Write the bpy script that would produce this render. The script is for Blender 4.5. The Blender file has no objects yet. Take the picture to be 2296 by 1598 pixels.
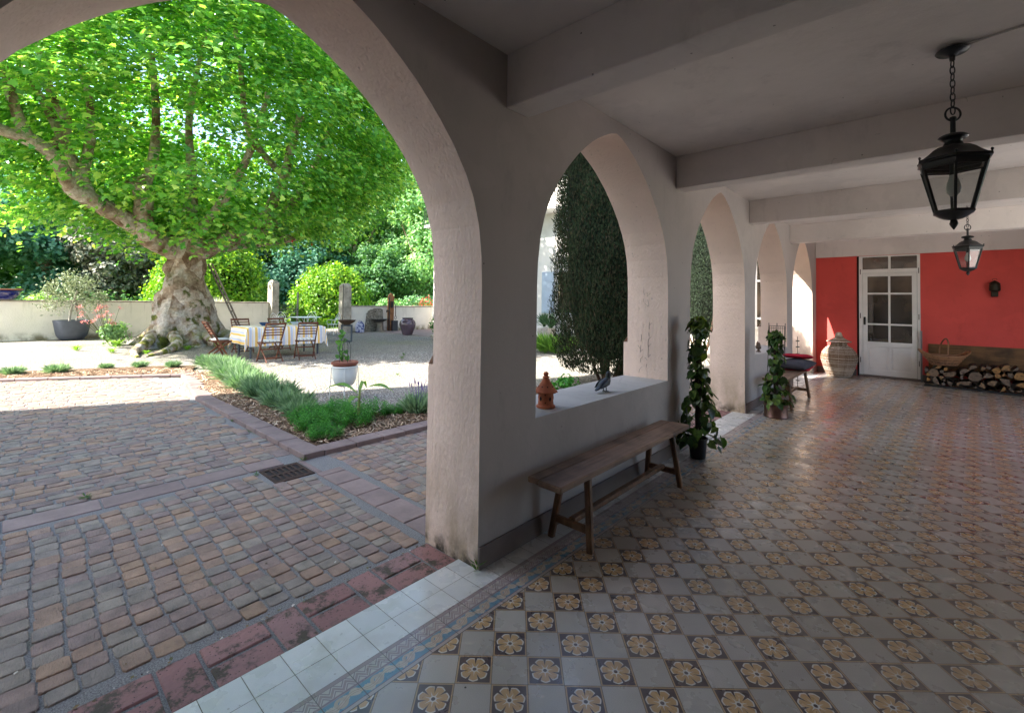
SUN_E=24.0; SKY_S=.65; WALLC=(.475,.425,.41); CEILC=(.80,.74,.71); HH=21.5
import bpy, math, random
import numpy as np
from mathutils import Vector, Matrix
random.seed(7); rng=np.random.default_rng(7)
C=bpy.context.scene.collection
PI=math.pi
# ---------------------------------------------------------------- objects
def tag(o,label=None,cat=None,group=None,kind=None):
    if label: o['label']=label
    if cat: o['category']=cat
    if group: o['group']=group
    if kind: o['kind']=kind
    return o
def empty(name,loc=(0,0,0),rz=0,label=None,cat=None,group=None,kind=None):
    o=bpy.data.objects.new(name,None); C.objects.link(o); o.location=loc; o.rotation_euler=(0,0,rz)
    o.empty_display_size=.1
    return tag(o,label,cat,group,kind)
def copy_tree(o,parent=None):
    c=o.copy(); C.objects.link(c)
    if parent is not None: c.parent=parent
    for ch in list(o.children): copy_tree(ch,c)
    return c
def raw(name,V,F,mats,parent=None,smooth=False,mi=None):
    me=bpy.data.meshes.new(name)
    V=np.asarray(V,dtype=np.float32).reshape(-1,3)
    me.vertices.add(len(V)); me.vertices.foreach_set('co',V.ravel())
    if isinstance(F,np.ndarray) and F.ndim==2:
        n,k=F.shape; me.loops.add(n*k); me.loops.foreach_set('vertex_index',F.ravel().astype(np.int32))
        me.polygons.add(n); me.polygons.foreach_set('loop_start',np.arange(n,dtype=np.int32)*k)
    else:
        ln=np.array([len(f) for f in F],dtype=np.int32); fl=np.array([i for f in F for i in f],dtype=np.int32)
        me.loops.add(len(fl)); me.loops.foreach_set('vertex_index',fl); me.polygons.add(len(ln))
        me.polygons.foreach_set('loop_start',np.concatenate(([0],np.cumsum(ln)[:-1])).astype(np.int32))
    if mi is not None: me.polygons.foreach_set('material_index',np.asarray(mi,dtype=np.int32))
    me.update(calc_edges=True); me.validate()
    me.polygons.foreach_set('use_smooth',np.full(len(me.polygons),bool(smooth)))
    for m in (mats if isinstance(mats,(list,tuple)) else [mats]): me.materials.append(m)
    o=bpy.data.objects.new(name,me); C.objects.link(o)
    if parent is not None: o.parent=parent
    return o
class MB:
    def __init__(s): s.v=[]; s.f=[]; s.m=[]; s.mi=0
    def add(s,V,F):
        n=len(s.v); s.v+= [tuple(p) for p in V]; s.f+=[tuple(i+n for i in f) for f in F]; s.m+=[s.mi]*len(F); return s
    def box(s,x0,x1,y0,y1,z0,z1,b=0.0):
        if b<=0:
            V=[(x,y,z) for x in (x0,x1) for y in (y0,y1) for z in (z0,z1)]
            return s.add(V,[(0,1,3,2),(4,6,7,5),(0,4,5,1),(2,3,7,6),(0,2,6,4),(1,5,7,3)])
        V=[];F=[]
        def ring(xa,xb,ya,yb,z,c):
            k=len(V); V.extend([(xa+c,ya,z),(xb-c,ya,z),(xb,ya+c,z),(xb,yb-c,z),(xb-c,yb,z),(xa+c,yb,z),(xa,yb-c,z),(xa,ya+c,z)]); return k
        r=[ring(x0+b,x1-b,y0+b,y1-b,z0,b*.4),ring(x0,x1,y0,y1,z0+b,b),ring(x0,x1,y0,y1,z1-b,b),ring(x0+b,x1-b,y0+b,y1-b,z1,b*.4)]
        for a,c in zip(r,r[1:]):
            for i in range(8): F.append((a+i,a+(i+1)%8,c+(i+1)%8,c+i))
        F.append(tuple(r[0]+i for i in range(7,-1,-1))); F.append(tuple(r[3]+i for i in range(8)))
        return s.add(V,F)
    def bar(s,p,q,w,h,up=(0,0,1),b=0.0,w2=None,h2=None):
        p=Vector(p);q=Vector(q);d=(q-p).normalized();u=Vector(up)
        r=d.cross(u)
        if r.length<1e-4: r=d.cross(Vector((1,0,0)))
        r.normalize();u=r.cross(d); w2=w if w2 is None else w2;h2=h if h2 is None else h2
        V=[];F=[]
        for P,ww,hh in((p,w,h),(q,w2,h2)):
            c=min(ww,hh)*.22 if b else 0
            if b: pts=[(-ww/2+c,-hh/2),(ww/2-c,-hh/2),(ww/2,-hh/2+c),(ww/2,hh/2-c),(ww/2-c,hh/2),(-ww/2+c,hh/2),(-ww/2,hh/2-c),(-ww/2,-hh/2+c)]
            else: pts=[(-ww/2,-hh/2),(ww/2,-hh/2),(ww/2,hh/2),(-ww/2,hh/2)]
            V+=[P+r*a+u*c_ for a,c_ in pts]
        n=len(V)//2
        F=[(i,(i+1)%n,n+(i+1)%n,n+i) for i in range(n)]+[tuple(range(n-1,-1,-1)),tuple(range(n,2*n))]
        return s.add(V,F)
    def tube(s,pts,r,n=8,closed=False,cap=True):
        pts=[Vector(p) for p in pts]; m=len(pts); rr=r if isinstance(r,(list,tuple)) else [r]*m
        V=[];F=[];prev=None
        for i,p in enumerate(pts):
            if closed: d=pts[(i+1)%m]-pts[i-1]
            else: d=pts[min(i+1,m-1)]-pts[max(i-1,0)]
            d.normalize()
            if prev is None:
                u=Vector((0,0,1)) if abs(d.z)<.9 else Vector((1,0,0)); a=d.cross(u).normalized()
            else:
                a=prev-d*prev.dot(d)
                if a.length<1e-6: a=d.cross(Vector((0,0,1)))
                a.normalize()
            prev=a; b=d.cross(a)
            for k in range(n):
                t=2*PI*k/n; V.append(p+a*math.cos(t)*rr[i]+b*math.sin(t)*rr[i])
        for i in range(m if closed else m-1):
            j=(i+1)%m
            for k in range(n): F.append((i*n+k,i*n+(k+1)%n,j*n+(k+1)%n,j*n+k))
        if cap and not closed: F.append(tuple(range(n-1,-1,-1))); F.append(tuple((m-1)*n+k for k in range(n)))
        return s.add(V,F)
    def lathe(s,prof,n=24,c=(0,0,0),fn=None,cap=(True,True),sx=1,sy=1):
        V=[];F=[];m=len(prof)
        for i,(r,z) in enumerate(prof):
            for k in range(n):
                t=2*PI*k/n; rr=r if fn is None else r*fn(t,z,i)
                V.append((c[0]+rr*math.cos(t)*sx,c[1]+rr*math.sin(t)*sy,c[2]+z))
        for i in range(m-1):
            for k in range(n): F.append((i*n+k,i*n+(k+1)%n,(i+1)*n+(k+1)%n,(i+1)*n+k))
        if cap[0]: F.append(tuple(range(n-1,-1,-1)))
        if cap[1]: F.append(tuple((m-1)*n+k for k in range(n)))
        return s.add(V,F)
    def build(s,name,mat,parent=None,smooth=False,label=None,cat=None,group=None,kind=None):
        o=raw(name,s.v,s.f,mat,parent,False,s.m)
        if smooth: shade(o)
        return tag(o,label,cat,group,kind)
def shade(o,ang=40):
    me=o.data; me.polygons.foreach_set('use_smooth',np.ones(len(me.polygons),dtype=bool))
    try: me.set_sharp_from_angle(angle=math.radians(ang))
    except Exception: pass
def circ(c,r,n=20,ax='z',a0=0,a1=2*PI,rx=None):
    rx=r if rx is None else rx; o=[]
    full=abs(a1-a0-2*PI)<1e-6
    for i in range(n if full else n+1):
        t=a0+(a1-a0)*i/n; a=rx*math.cos(t); b=r*math.sin(t)
        o.append({'z':(c[0]+a,c[1]+b,c[2]),'x':(c[0],c[1]+a,c[2]+b),'y':(c[0]+a,c[1],c[2]+b)}[ax])
    return o
def spline(pts,n=6):
    P=[Vector(p) for p in pts]; out=[]
    for i in range(len(P)-1):
        a=P[max(i-1,0)];b=P[i];c=P[i+1];d=P[min(i+2,len(P)-1)]
        for k in range(n):
            t=k/n; out.append(.5*((2*b)+(c-a)*t+(2*a-5*b+4*c-d)*t*t+(-a+3*b-3*c+d)*t**3))
    out.append(P[-1]); return out
# leaves: one island per leaf
def leaves(name,P,N,U,S,shape,faces,mat,parent=None,smooth=False):
    P=np.asarray(P,float);N=np.asarray(N,float);U=np.asarray(U,float);S=np.asarray(S,float).reshape(-1,1,1)
    N/=np.linalg.norm(N,axis=1,keepdims=True)+1e-9
    U=U-N*(U*N).sum(1,keepdims=True); U/=np.linalg.norm(U,axis=1,keepdims=True)+1e-9
    R=np.cross(U,N); sh=np.asarray(shape,float)
    V=P[:,None,:]+S*(sh[None,:,0,None]*R[:,None,:]+sh[None,:,1,None]*U[:,None,:]+sh[None,:,2,None]*N[:,None,:])
    k=len(sh); n=len(P)
    L=len(faces[0])
    if all(len(f)==L for f in faces):
        F=(np.asarray(faces)[None]+ (np.arange(n)*k)[:,None,None]).reshape(-1,L)
    else: F=[tuple(i+j*k for i in f) for j in range(n) for f in faces]
    return raw(name,V.reshape(-1,3),F,mat,parent,smooth)
QUAD=([(0,0,0),(.35,.5,.06),(0,1,0),(-.35,.5,.06)],[(0,1,2,3)])
PLANE=([(0,0,0),(.22,.12,0),(.55,.05,-.06),(.38,.32,.03),(.62,.5,-.05),(.3,.6,.03),(.22,.78,0),(0,1.05,-.08),(-.22,.78,0),(-.3,.6,.03),(-.62,.5,-.05),(-.38,.32,.03),(-.55,.05,-.06),(-.22,.12,0)],[tuple(range(14))])
HEART=([(0,0,0),(.28,-.1,.06),(.46,.15,.1),(.42,.45,.08),(.2,.75,.02),(0,1,-.12),(-.2,.75,.02),(-.42,.45,.08),(-.46,.15,.1),(-.28,-.1,.06),(0,.4,-.02)],
 [(0,1,2,10),(10,2,3,4),(10,4,5,5),(0,10,8,9),(10,6,7,8),(10,5,6,6)])
HEART=(HEART[0],[(0,1,2,10),(10,2,3,4),(0,10,8,9),(10,6,7,8),(10,4,5,6)])
BLADE=([(-.03,0,0),(.03,0,0),(.018,.6,.05),(-.018,.6,.05),(0,1,.16)],[(0,1,2,3),(3,2,4,4)])
BLADE=([(-.035,0,0),(.035,0,0),(.02,.6,.05),(0,1,.18),(-.02,.6,.05)],[(0,1,2,3,4)])
SPRIG=([(0,0,0),(.1,.3,.03),(0,1,0),(-.1,.3,.03)],[(0,1,2,3)])
def rdir(n):
    v=rng.normal(size=(n,3)); return v/np.linalg.norm(v,axis=1,keepdims=True)
# ---------------------------------------------------------------- shader helper
class G:
    def __init__(s,name):
        s.m=bpy.data.materials.new(name); s.m.use_nodes=True; s.t=s.m.node_tree; s.t.nodes.clear()
        s.out=s.t.nodes.new('ShaderNodeOutputMaterial')
    def n(s,t,**k):
        x=s.t.nodes.new('ShaderNode'+t)
        for a,b in k.items(): setattr(x,a,b)
        return x
    def set(s,sock,v):
        if isinstance(v,bpy.types.NodeSocket): s.t.links.new(v,sock)
        elif isinstance(v,(tuple,list)) and len(v)==3 and sock.type=='RGBA': sock.default_value=(*v,1)
        else: sock.default_value=v
    def ma(s,op,a,b=0,c=0,clamp=False):
        x=s.n('Math',operation=op,use_clamp=clamp); s.set(x.inputs[0],a); s.set(x.inputs[1],b)
        if op in('MULTIPLY_ADD','COMPARE','SMOOTH_MIN','WRAP','PINGPONG'): s.set(x.inputs[2],c)
        return x.outputs[0]
    def add(s,a,b): return s.ma('ADD',a,b)
    def sub(s,a,b): return s.ma('SUBTRACT',a,b)
    def mul(s,a,b): return s.ma('MULTIPLY',a,b)
    def lt(s,a,b): return s.ma('LESS_THAN',a,b)
    def gt(s,a,b): return s.ma('GREATER_THAN',a,b)
    def ss(s,x,a,b,lo=0.,hi=1.):
        m=s.n('MapRange',interpolation_type='SMOOTHSTEP'); s.set(m.inputs[0],x);s.set(m.inputs[1],a);s.set(m.inputs[2],b);s.set(m.inputs[3],lo);s.set(m.inputs[4],hi); return m.outputs[0]
    def mix(s,f,a,b,bt='MIX'):
        m=s.n('Mix',data_type='RGBA',blend_type=bt); s.set(m.inputs[0],f); s.set(m.inputs[6],a); s.set(m.inputs[7],b); return m.outputs[2]
    def co(s,sc=(1,1,1),rot=(0,0,0),loc=(0,0,0),gen='Object'):
        c=s.n('TexCoord').outputs[gen]; m=s.n('Mapping'); s.set(m.inputs[0],c); m.inputs['Scale'].default_value=sc; m.inputs['Rotation'].default_value=rot; m.inputs['Location'].default_value=loc
        return m.outputs[0]
    def noise(s,sc,v=None,det=4,rough=.55,col=False):
        x=s.n('TexNoise'); x.inputs['Scale'].default_value=sc; x.inputs['Detail'].default_value=det; x.inputs['Roughness'].default_value=rough
        if v is None: v=s.co()
        s.set(x.inputs['Vector'],v); return x.outputs['Color' if col else 'Fac']
    def vor(s,sc,v=None,feat='F1',out='Distance'):
        x=s.n('TexVoronoi',feature=feat); x.inputs['Scale'].default_value=sc
        if v is None: v=s.co()
        s.set(x.inputs['Vector'],v); return x.outputs[out]
    def ramp(s,f,st,interp='LINEAR'):
        x=s.n('ValToRGB'); x.color_ramp.interpolation=interp; e=x.color_ramp.elements
        while len(e)<len(st): e.new(.5)
        for i,(p,c) in enumerate(st): e[i].position=p; e[i].color=(*c,1)
        s.set(x.inputs[0],f); return x.outputs[0]
    def rnd(s): return s.n('NewGeometry').outputs['Random Per Island']
    def bump(s,h,dist=.01,st=1.,normal=None):
        x=s.n('Bump'); x.inputs['Strength'].default_value=st; x.inputs['Distance'].default_value=dist; s.set(x.inputs['Height'],h)
        if normal is not None: s.set(x.inputs['Normal'],normal)
        return x.outputs[0]
    def pbr(s,col,rough=.6,nor=None,met=0.,spec=.5,tr=0.,sss=0,emis=None):
        p=s.n('BsdfPrincipled'); s.set(p.inputs['Base Color'],col); s.set(p.inputs['Roughness'],rough); s.set(p.inputs['Metallic'],met); s.set(p.inputs['Specular IOR Level'],spec)
        if nor is not None: s.set(p.inputs['Normal'],nor)
        s.t.links.new(p.outputs[0],s.out.inputs[0]); return p
def paint(name,col,rough=.6,nsc=3.,var=.15,bsc=60.,bst=.15,bd=.004,met=0.,spec=.4,dirt=None):
    g=G(name); n=g.noise(nsc); dark=tuple(c*(1-var) for c in col); lite=tuple(min(1,c*(1+var)) for c in col)
    c=g.ramp(n,[(.3,dark),(.7,lite)])
    if dirt: c=g.mix(g.ss(g.noise(nsc*2.3),.55,.75),c,dirt)
    g.pbr(c,rough,g.bump(g.noise(bsc),bd,bst),met,spec); return g.m
def leafm(name,cols,trans=.45,rough=.5,tcol=None,big=None):
    g=G(name); r=g.rnd(); c=g.ramp(r,[(i/max(1,len(cols)-1),k) for i,k in enumerate(cols)])
    if big: c=g.mix(g.ss(g.noise(big[0]),.35,.65),c,g.mix(1.,c,big[1],'MULTIPLY'))
    p=g.n('BsdfPrincipled'); g.set(p.inputs['Base Color'],c); p.inputs['Roughness'].default_value=rough; p.inputs['Specular IOR Level'].default_value=.35
    t=g.n('BsdfTranslucent'); tc=g.mix(1.,c,tcol or (1.5,1.5,.6),'MULTIPLY'); g.set(t.inputs[0],tc)
    m=g.n('MixShader'); m.inputs[0].default_value=trans; g.t.links.new(p.outputs[0],m.inputs[1]); g.t.links.new(t.outputs[0],m.inputs[2]); g.t.links.new(m.outputs[0],g.out.inputs[0]); return g.m
def wood(name,a,b,rough=.55,ax=1,sc=6.,spec=.35):
    g=G(name); s=[22*sc/6]*3; s[ax]=1.3
    n=g.noise(1.6,g.co(tuple(s)),6,.65); n2=g.noise(2.,g.co((2,2,2)))
    c=g.ramp(n,[(.3,a),(.7,b)]); c=g.mix(g.ss(n2,.4,.75),c,tuple(x*.55 for x in a))
    g.pbr(c,rough,g.bump(n,.004,.35),0,spec); return g.m
# ---------------------------------------------------------------- camera, world, sun
cd=bpy.data.cameras.new('camera'); cam=bpy.data.objects.new('camera',cd); C.objects.link(cam); bpy.context.scene.camera=cam
cR=Vector((0.742485,0.669721,0.013773)); cU=Vector((0.00574,-0.02692,0.999621)); cF=Vector((-0.669838,0.742125,0.023832))
M=Matrix(((cR.x,cU.x,-cF.x,1.868926),(cR.y,cU.y,-cF.y,0),(cR.z,cU.z,-cF.z,1.5),(0,0,0,1))); cam.matrix_world=M
cd.sensor_width=36; cd.sensor_fit='HORIZONTAL'; cd.lens=36*1027.86/2296; cd.shift_y=-(799-652.13)/2296; cd.clip_end=2000; cd.clip_start=.05
sc=bpy.context.scene; sc.view_settings.view_transform='Standard'; sc.view_settings.look='None'; sc.view_settings.exposure=0; sc.view_settings.gamma=1
sc.cycles.use_denoising=True; sc.cycles.max_bounces=10; sc.cycles.diffuse_bounces=6; sc.cycles.glossy_bounces=3; sc.cycles.transmission_bounces=6; sc.cycles.transparent_max_bounces=8
sc.cycles.sample_clamp_indirect=10; sc.cycles.caustics_reflective=False; sc.cycles.caustics_refractive=False
EL=math.radians(45.4); hx,hy=.4027,.9153
sd=Vector((hx*math.cos(EL),hy*math.cos(EL),-math.sin(EL)))
sl=bpy.data.lights.new('sun','SUN'); sl.energy=SUN_E; sl.angle=math.radians(.53); sl.color=(1,.95,.86)
so=bpy.data.objects.new('sun',sl); C.objects.link(so); so.rotation_euler=sd.to_track_quat('-Z','Y').to_euler(); so.location=(-30,-30,40)
w=bpy.data.worlds.new('World'); sc.world=w; w.use_nodes=True; nt=w.node_tree; bg=nt.nodes['Background']
sk=nt.nodes.new('ShaderNodeTexSky'); sk.sky_type='NISHITA'; sk.sun_disc=False; sk.sun_elevation=EL; sk.sun_rotation=math.atan2(-hx,-hy); sk.altitude=200; sk.dust_density=2.0; sk.air_density=1.0
nt.links.new(sk.outputs[0],bg.inputs[0]); bg.inputs[1].default_value=SKY_S
# ---------------------------------------------------------------- materials
def m_floor():
    g=G('patterned_cement_tile'); v=g.co(); s=g.n('SeparateXYZ'); g.set(s.inputs[0],v); x,y=s.outputs[0],s.outputs[1]
    th=math.radians(41.768); c_,s_=math.cos(th),math.sin(th); T=.1439; dx=g.sub(x,.7008); dy=g.sub(y,1.4192)
    u=g.mul(g.add(g.mul(dx,c_),g.mul(dy,s_)),1/T); vv=g.mul(g.sub(g.mul(dy,c_),g.mul(dx,s_)),1/T)
    iu,iv=g.ma('FLOOR',u),g.ma('FLOOR',vv); par=g.ma('PINGPONG',g.add(iu,iv),1.)
    du=g.sub(g.sub(u,iu),.5); dv=g.sub(g.sub(vv,iv),.5)
    r=g.ma('SQRT',g.add(g.mul(du,du),g.mul(dv,dv))); a=g.ma('ARCTAN2',dv,du)
    w=g.ma('ABSOLUTE',g.ma('SINE',g.mul(g.add(a,.25),3.5))); w2=g.ma('ABSOLUTE',g.ma('COSINE',g.mul(g.add(a,.25),3.5)))
    ro=g.add(g.add(.355,g.mul(g.ma('SQRT',w),.06)),g.mul(g.ma('POWER',w,12.),.012))
    gap=g.mul(g.ss(r,.13,.42),.036)
    ing=g.gt(g.mul(g.mul(r,w),.2857),gap)
    pet=g.mul(g.lt(r,ro),ing); outl=g.mul(pet,g.gt(r,g.sub(ro,.038)))
    outl2=g.mul(pet,g.mul(g.lt(g.mul(g.mul(r,w),.2857),g.add(gap,.008)),g.gt(r,.3)))
    ray=g.mul(g.lt(g.mul(g.mul(r,w2),.2857),g.mul(g.sub(.25,r),.1)),g.lt(r,.24))
    ctr=g.lt(r,.095); eye=g.lt(r,.055)
    mx=g.ma('MAXIMUM',g.ma('ABSOLUTE',du),g.ma('ABSOLUTE',dv))
    och=(.47,.285,.125);drk=(.048,.03,.036);wht=(.60,.56,.50)
    fl=g.mix(pet,drk,och); fl=g.mix(g.ma('MAXIMUM',outl,outl2),fl,wht); fl=g.mix(g.ma('MAXIMUM',ray,ctr),fl,wht); fl=g.mix(eye,fl,drk)
    fl=g.mix(g.gt(mx,.452),fl,(.38,.25,.13))
    wn=g.n('TexWhiteNoise',noise_dimensions='2D'); cb=g.n('CombineXYZ'); g.set(cb.inputs[0],iu); g.set(cb.inputs[1],iv); g.set(wn.inputs['Vector'],cb.outputs[0])
    pl=g.mix(wn.outputs[0],(.375,.335,.29),(.475,.43,.38)); sp=g.noise(420,None,2); pl=g.mix(g.ss(sp,.35,.7),g.mix(1.,pl,(.78,.78,.78),'MULTIPLY'),pl)
    fl=g.mix(g.mul(wn.outputs[0],.2),fl,g.mix(.5,fl,(.36,.29,.22))); col=g.mix(par,fl,pl); wear=g.noise(3.5,None,5); col=g.mix(g.mul(g.ss(wear,.55,.85),.3),col,(.40,.34,.28))
    joint=g.gt(mx,.4915); col=g.mix(joint,col,(.10,.075,.06))
    # border along the arcade
    py=g.mul(g.sub(y,.82),1/.149); fy=g.ma('FRACT',py); ey=g.ma('MINIMUM',fy,g.sub(1.,fy)); jy=g.lt(ey,.010)
    ea=g.ma('ABSOLUTE',g.sub(x,-.01)); jx=g.lt(ea,.0014)
    wn2=g.n('TexWhiteNoise',noise_dimensions='2D'); cb2=g.n('CombineXYZ'); g.set(cb2.inputs[0],g.ma('FLOOR',py)); g.set(cb2.inputs[1],g.gt(x,-.01)); g.set(wn2.inputs['Vector'],cb2.outputs[0])
    wt=g.mix(wn2.outputs[0],(.60,.60,.59),(.72,.71,.69)); wt=g.mix(g.ss(sp,.3,.7),g.mix(1.,wt,(.86,.85,.84),'MULTIPLY'),wt); wt=g.mix(g.mul(g.ss(g.noise(7.,None,5),.45,.7),.35),wt,(.46,.43,.38)); wt=g.mix(g.ma('MAXIMUM',jx,jy),wt,(.14,.11,.08))
    mauve=(.26,.19,.19); cream=(.42,.37,.33)
    tri=g.ma('PINGPONG',y,.0248); zc=g.add(.164,g.mul(tri,1.25)); zd=g.ma('ABSOLUTE',g.sub(x,zc))
    zb=g.mix(g.lt(zd,.0075),cream,mauve)
    zb=g.mix(g.mul(g.gt(zd,.014),g.lt(zd,.021)),zb,(.2,.15,.17)); 
    blue=(.09,.20,.27); per=.149; q=g.mul(g.sub(y,.82),2*PI/per)
    cxl=g.add(.246,g.mul(g.ma('SINE',q),.012)); jag=g.noise(170,None,3)
    hw=g.add(.006,g.mul(g.ma('ABSOLUTE',g.ma('SINE',g.mul(q,1.5))),.014)); hw=g.mul(hw,g.add(.35,g.mul(jag,1.3)))
    leafk=g.lt(g.ma('ABSOLUTE',g.sub(x,cxl)),hw)
    yc=g.mul(g.sub(fy,.42),per); xx=g.sub(x,.246); rr=g.ma('SQRT',g.add(g.mul(xx,xx),g.mul(yc,yc)))
    ros=g.mul(g.lt(rr,.026),g.gt(rr,.012)); ros2=g.lt(g.ma('SQRT',g.add(g.mul(g.sub(xx,.006),g.sub(xx,.006)),g.mul(g.add(yc,.004),g.add(yc,.004)))),.0085)
    bl=g.mix(leafk,blue,(.43,.36,.28)); bl=g.mix(ros,bl,(.38,.30,.23)); bl=g.mix(ros2,bl,(.46,.34,.27))
    vein=g.lt(g.ma('ABSOLUTE',g.sub(g.ma('ABSOLUTE',g.sub(x,cxl)),.005)),.0012); bl=g.mix(g.mul(vein,leafk),bl,(.3,.2,.16))
    st=g.mix(g.gt(x,.150),mauve,zb); st=g.mix(g.gt(x,.204),st,mauve); st=g.mix(g.mul(g.gt(x,.2075),g.lt(x,.2115)),st,(.16,.1,.14)); st=g.mix(g.gt(x,.2165),st,bl); st=g.mix(g.gt(x,.278),st,(.16,.1,.14)); st=g.mix(g.gt(x,.282),st,(.36,.30,.27))
    st=g.mix(g.mul(g.gt(x,.149),g.lt(x,.1515)),st,(.16,.1,.14)); st=g.mix(jy,st,(.08,.06,.06))
    st=g.mix(g.lt(x,.1315),st,(.08,.06,.05))
    bord=g.mix(g.gt(x,.130),wt,st)
    allc=g.mix(g.gt(x,.2985),bord,col); allc=g.mix(g.lt(g.ma('ABSOLUTE',g.sub(x,.2985)),.002),allc,(.05,.04,.04))
    dirt=g.noise(1.7,None,6,.7); allc=g.mix(g.mul(g.ss(dirt,.45,.8),.28),allc,(.2,.165,.13))
    chip=g.mul(g.lt(g.vor(21.,None),.10),g.gt(g.noise(3.,None,3),.55)); allc=g.mix(g.mul(chip,.6),allc,(.30,.26,.22)); path=g.noise(.45,None,3); allc=g.mix(g.mul(g.ss(path,.4,.65),.12),allc,(.44,.39,.34))
    spot=g.vor(5.,None); allc=g.mix(g.lt(spot,.028),allc,(.03,.025,.02))
    h=g.mul(g.ma('MAXIMUM',g.mul(joint,g.gt(x,.3)),g.mul(g.ma('MAXIMUM',jx,jy),g.lt(x,.3))),-1.)
    nor=g.bump(h,.002,.5); nor=g.bump(g.noise(14.,None,3),.0035,.30,nor)
    ro_=g.ss(g.noise(6.,None,5),.3,.75,.22,.42)
    g.pbr(allc,ro_,nor,0,.85); return g.m
def m_roughcast(name='roughcast_plaster',col=(.62,.56,.52),dirty=True,streak=False):
    g=G(name); v=g.co((1,1,.45)); a=g.noise(38,v,5,.6); b=g.vor(60,v); s=g.n('SeparateXYZ'); g.set(s.inputs[0],g.co()); z=s.outputs[2]
    c=g.ramp(g.noise(2.,None,5),[(.3,tuple(k*.88 for k in col)),(.7,col)])
    dark_pit=g.ss(a,.27,.36,1.,0.); c=g.mix(g.mul(dark_pit,.55),c,tuple(k*.35 for k in col))
    if dirty:
        st=g.noise(5.,g.co((1,1,.35)),5); m=g.mul(g.ss(z,.0,.75,1.,0.),g.ss(st,.3,.65)); c=g.mix(g.mul(m,.75),c,(.30,.22,.12))
        m2=g.mul(g.ss(z,-.02,.16,1.,0.),g.ss(g.noise(9.),.35,.6)); c=g.mix(m2,c,(.035,.03,.02))
    if streak:
        sk_=g.noise(2.6,g.co((1,1,.10)),6,.75); c=g.mix(g.mul(g.mul(g.ss(sk_,.52,.68),g.ss(z,.25,1.3)),.55),c,(.20,.16,.10)); c=g.mix(g.mul(g.ss(z,.30,.0,0.,1.),g.ss(g.noise(3.,None,5),.35,.6)),c,(.22,.19,.12))
    g.pbr(c,.85,g.bump(g.add(a,g.mul(b,.4)),.011,.55),0,.2); return g.m
def m_plaster(name,col,z=True,crack=True):
    g=G(name); c=g.ramp(g.noise(.8,None,6,.65),[(.28,tuple(k*.80 for k in col)),(.5,tuple(k*.94 for k in col)),(.72,col)])
    sm=g.noise(3.2,g.co((1,1,.4)),6,.75); c=g.mix(g.mul(g.ss(sm,.54,.74),.30),c,tuple(k*.5 for k in col))
    pt=g.noise(1.6,g.co((1,1,1),(0,0,0),(4,7,2)),3); c=g.mix(g.mul(g.ss(pt,.60,.615),.12),c,tuple(min(1,k*1.25) for k in col))
    c=g.mix(g.lt(g.vor(2.3,None),.020),c,tuple(k*.25 for k in col)); c=g.mix(g.mul(g.lt(g.vor(9.,None),.05),g.gt(g.noise(1.3),.5)),c,tuple(k*.4 for k in col))
    w=g.n('Mix',data_type='VECTOR'); w.inputs[0].default_value=.14; g.set(w.inputs[4],g.co()); g.set(w.inputs[5],g.noise(5.,None,4,.6,True)); ed=g.vor(.9,w.outputs[1],'DISTANCE_TO_EDGE')
    ck=g.mul(g.lt(ed,.0022),g.gt(g.noise(.9,g.co((1,1,1),(0,0,0),(9,3,5))),.6)); c=g.mix(g.mul(ck,.28),c,tuple(k*.3 for k in col))
    g.pbr(c,.75,g.bump(g.noise(90,None,4),.003,.35,g.bump(g.noise(5.),.02,.35)),0,.25); return g.m
M_in=m_plaster('inner_wall_paint',WALLC)
M_ceil=m_plaster('ceiling_paint',CEILC)
M_rc=m_roughcast(col=(.80,.625,.53))
M_sill=m_plaster('sill_paint',(.44,.41,.39))
M_red=m_plaster('red_wall_paint',(.74,.10,.085))
M_base=paint('skirting_tile',(.16,.125,.115),.45,5,.15,80,.1)
M_white=paint('white_joinery_paint',(.84,.82,.80),.4,3,.06,50,.06)
M_iron=paint('black_iron',(.012,.013,.014),.38,9,.3,60,.3,.003,.0,.5)
M_dark=paint('near_black_fill',(.012,.01,.01),.9)  # near-black stands in for shade in holes and recesses; tendrils use it too
M_floor=m_floor()
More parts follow.
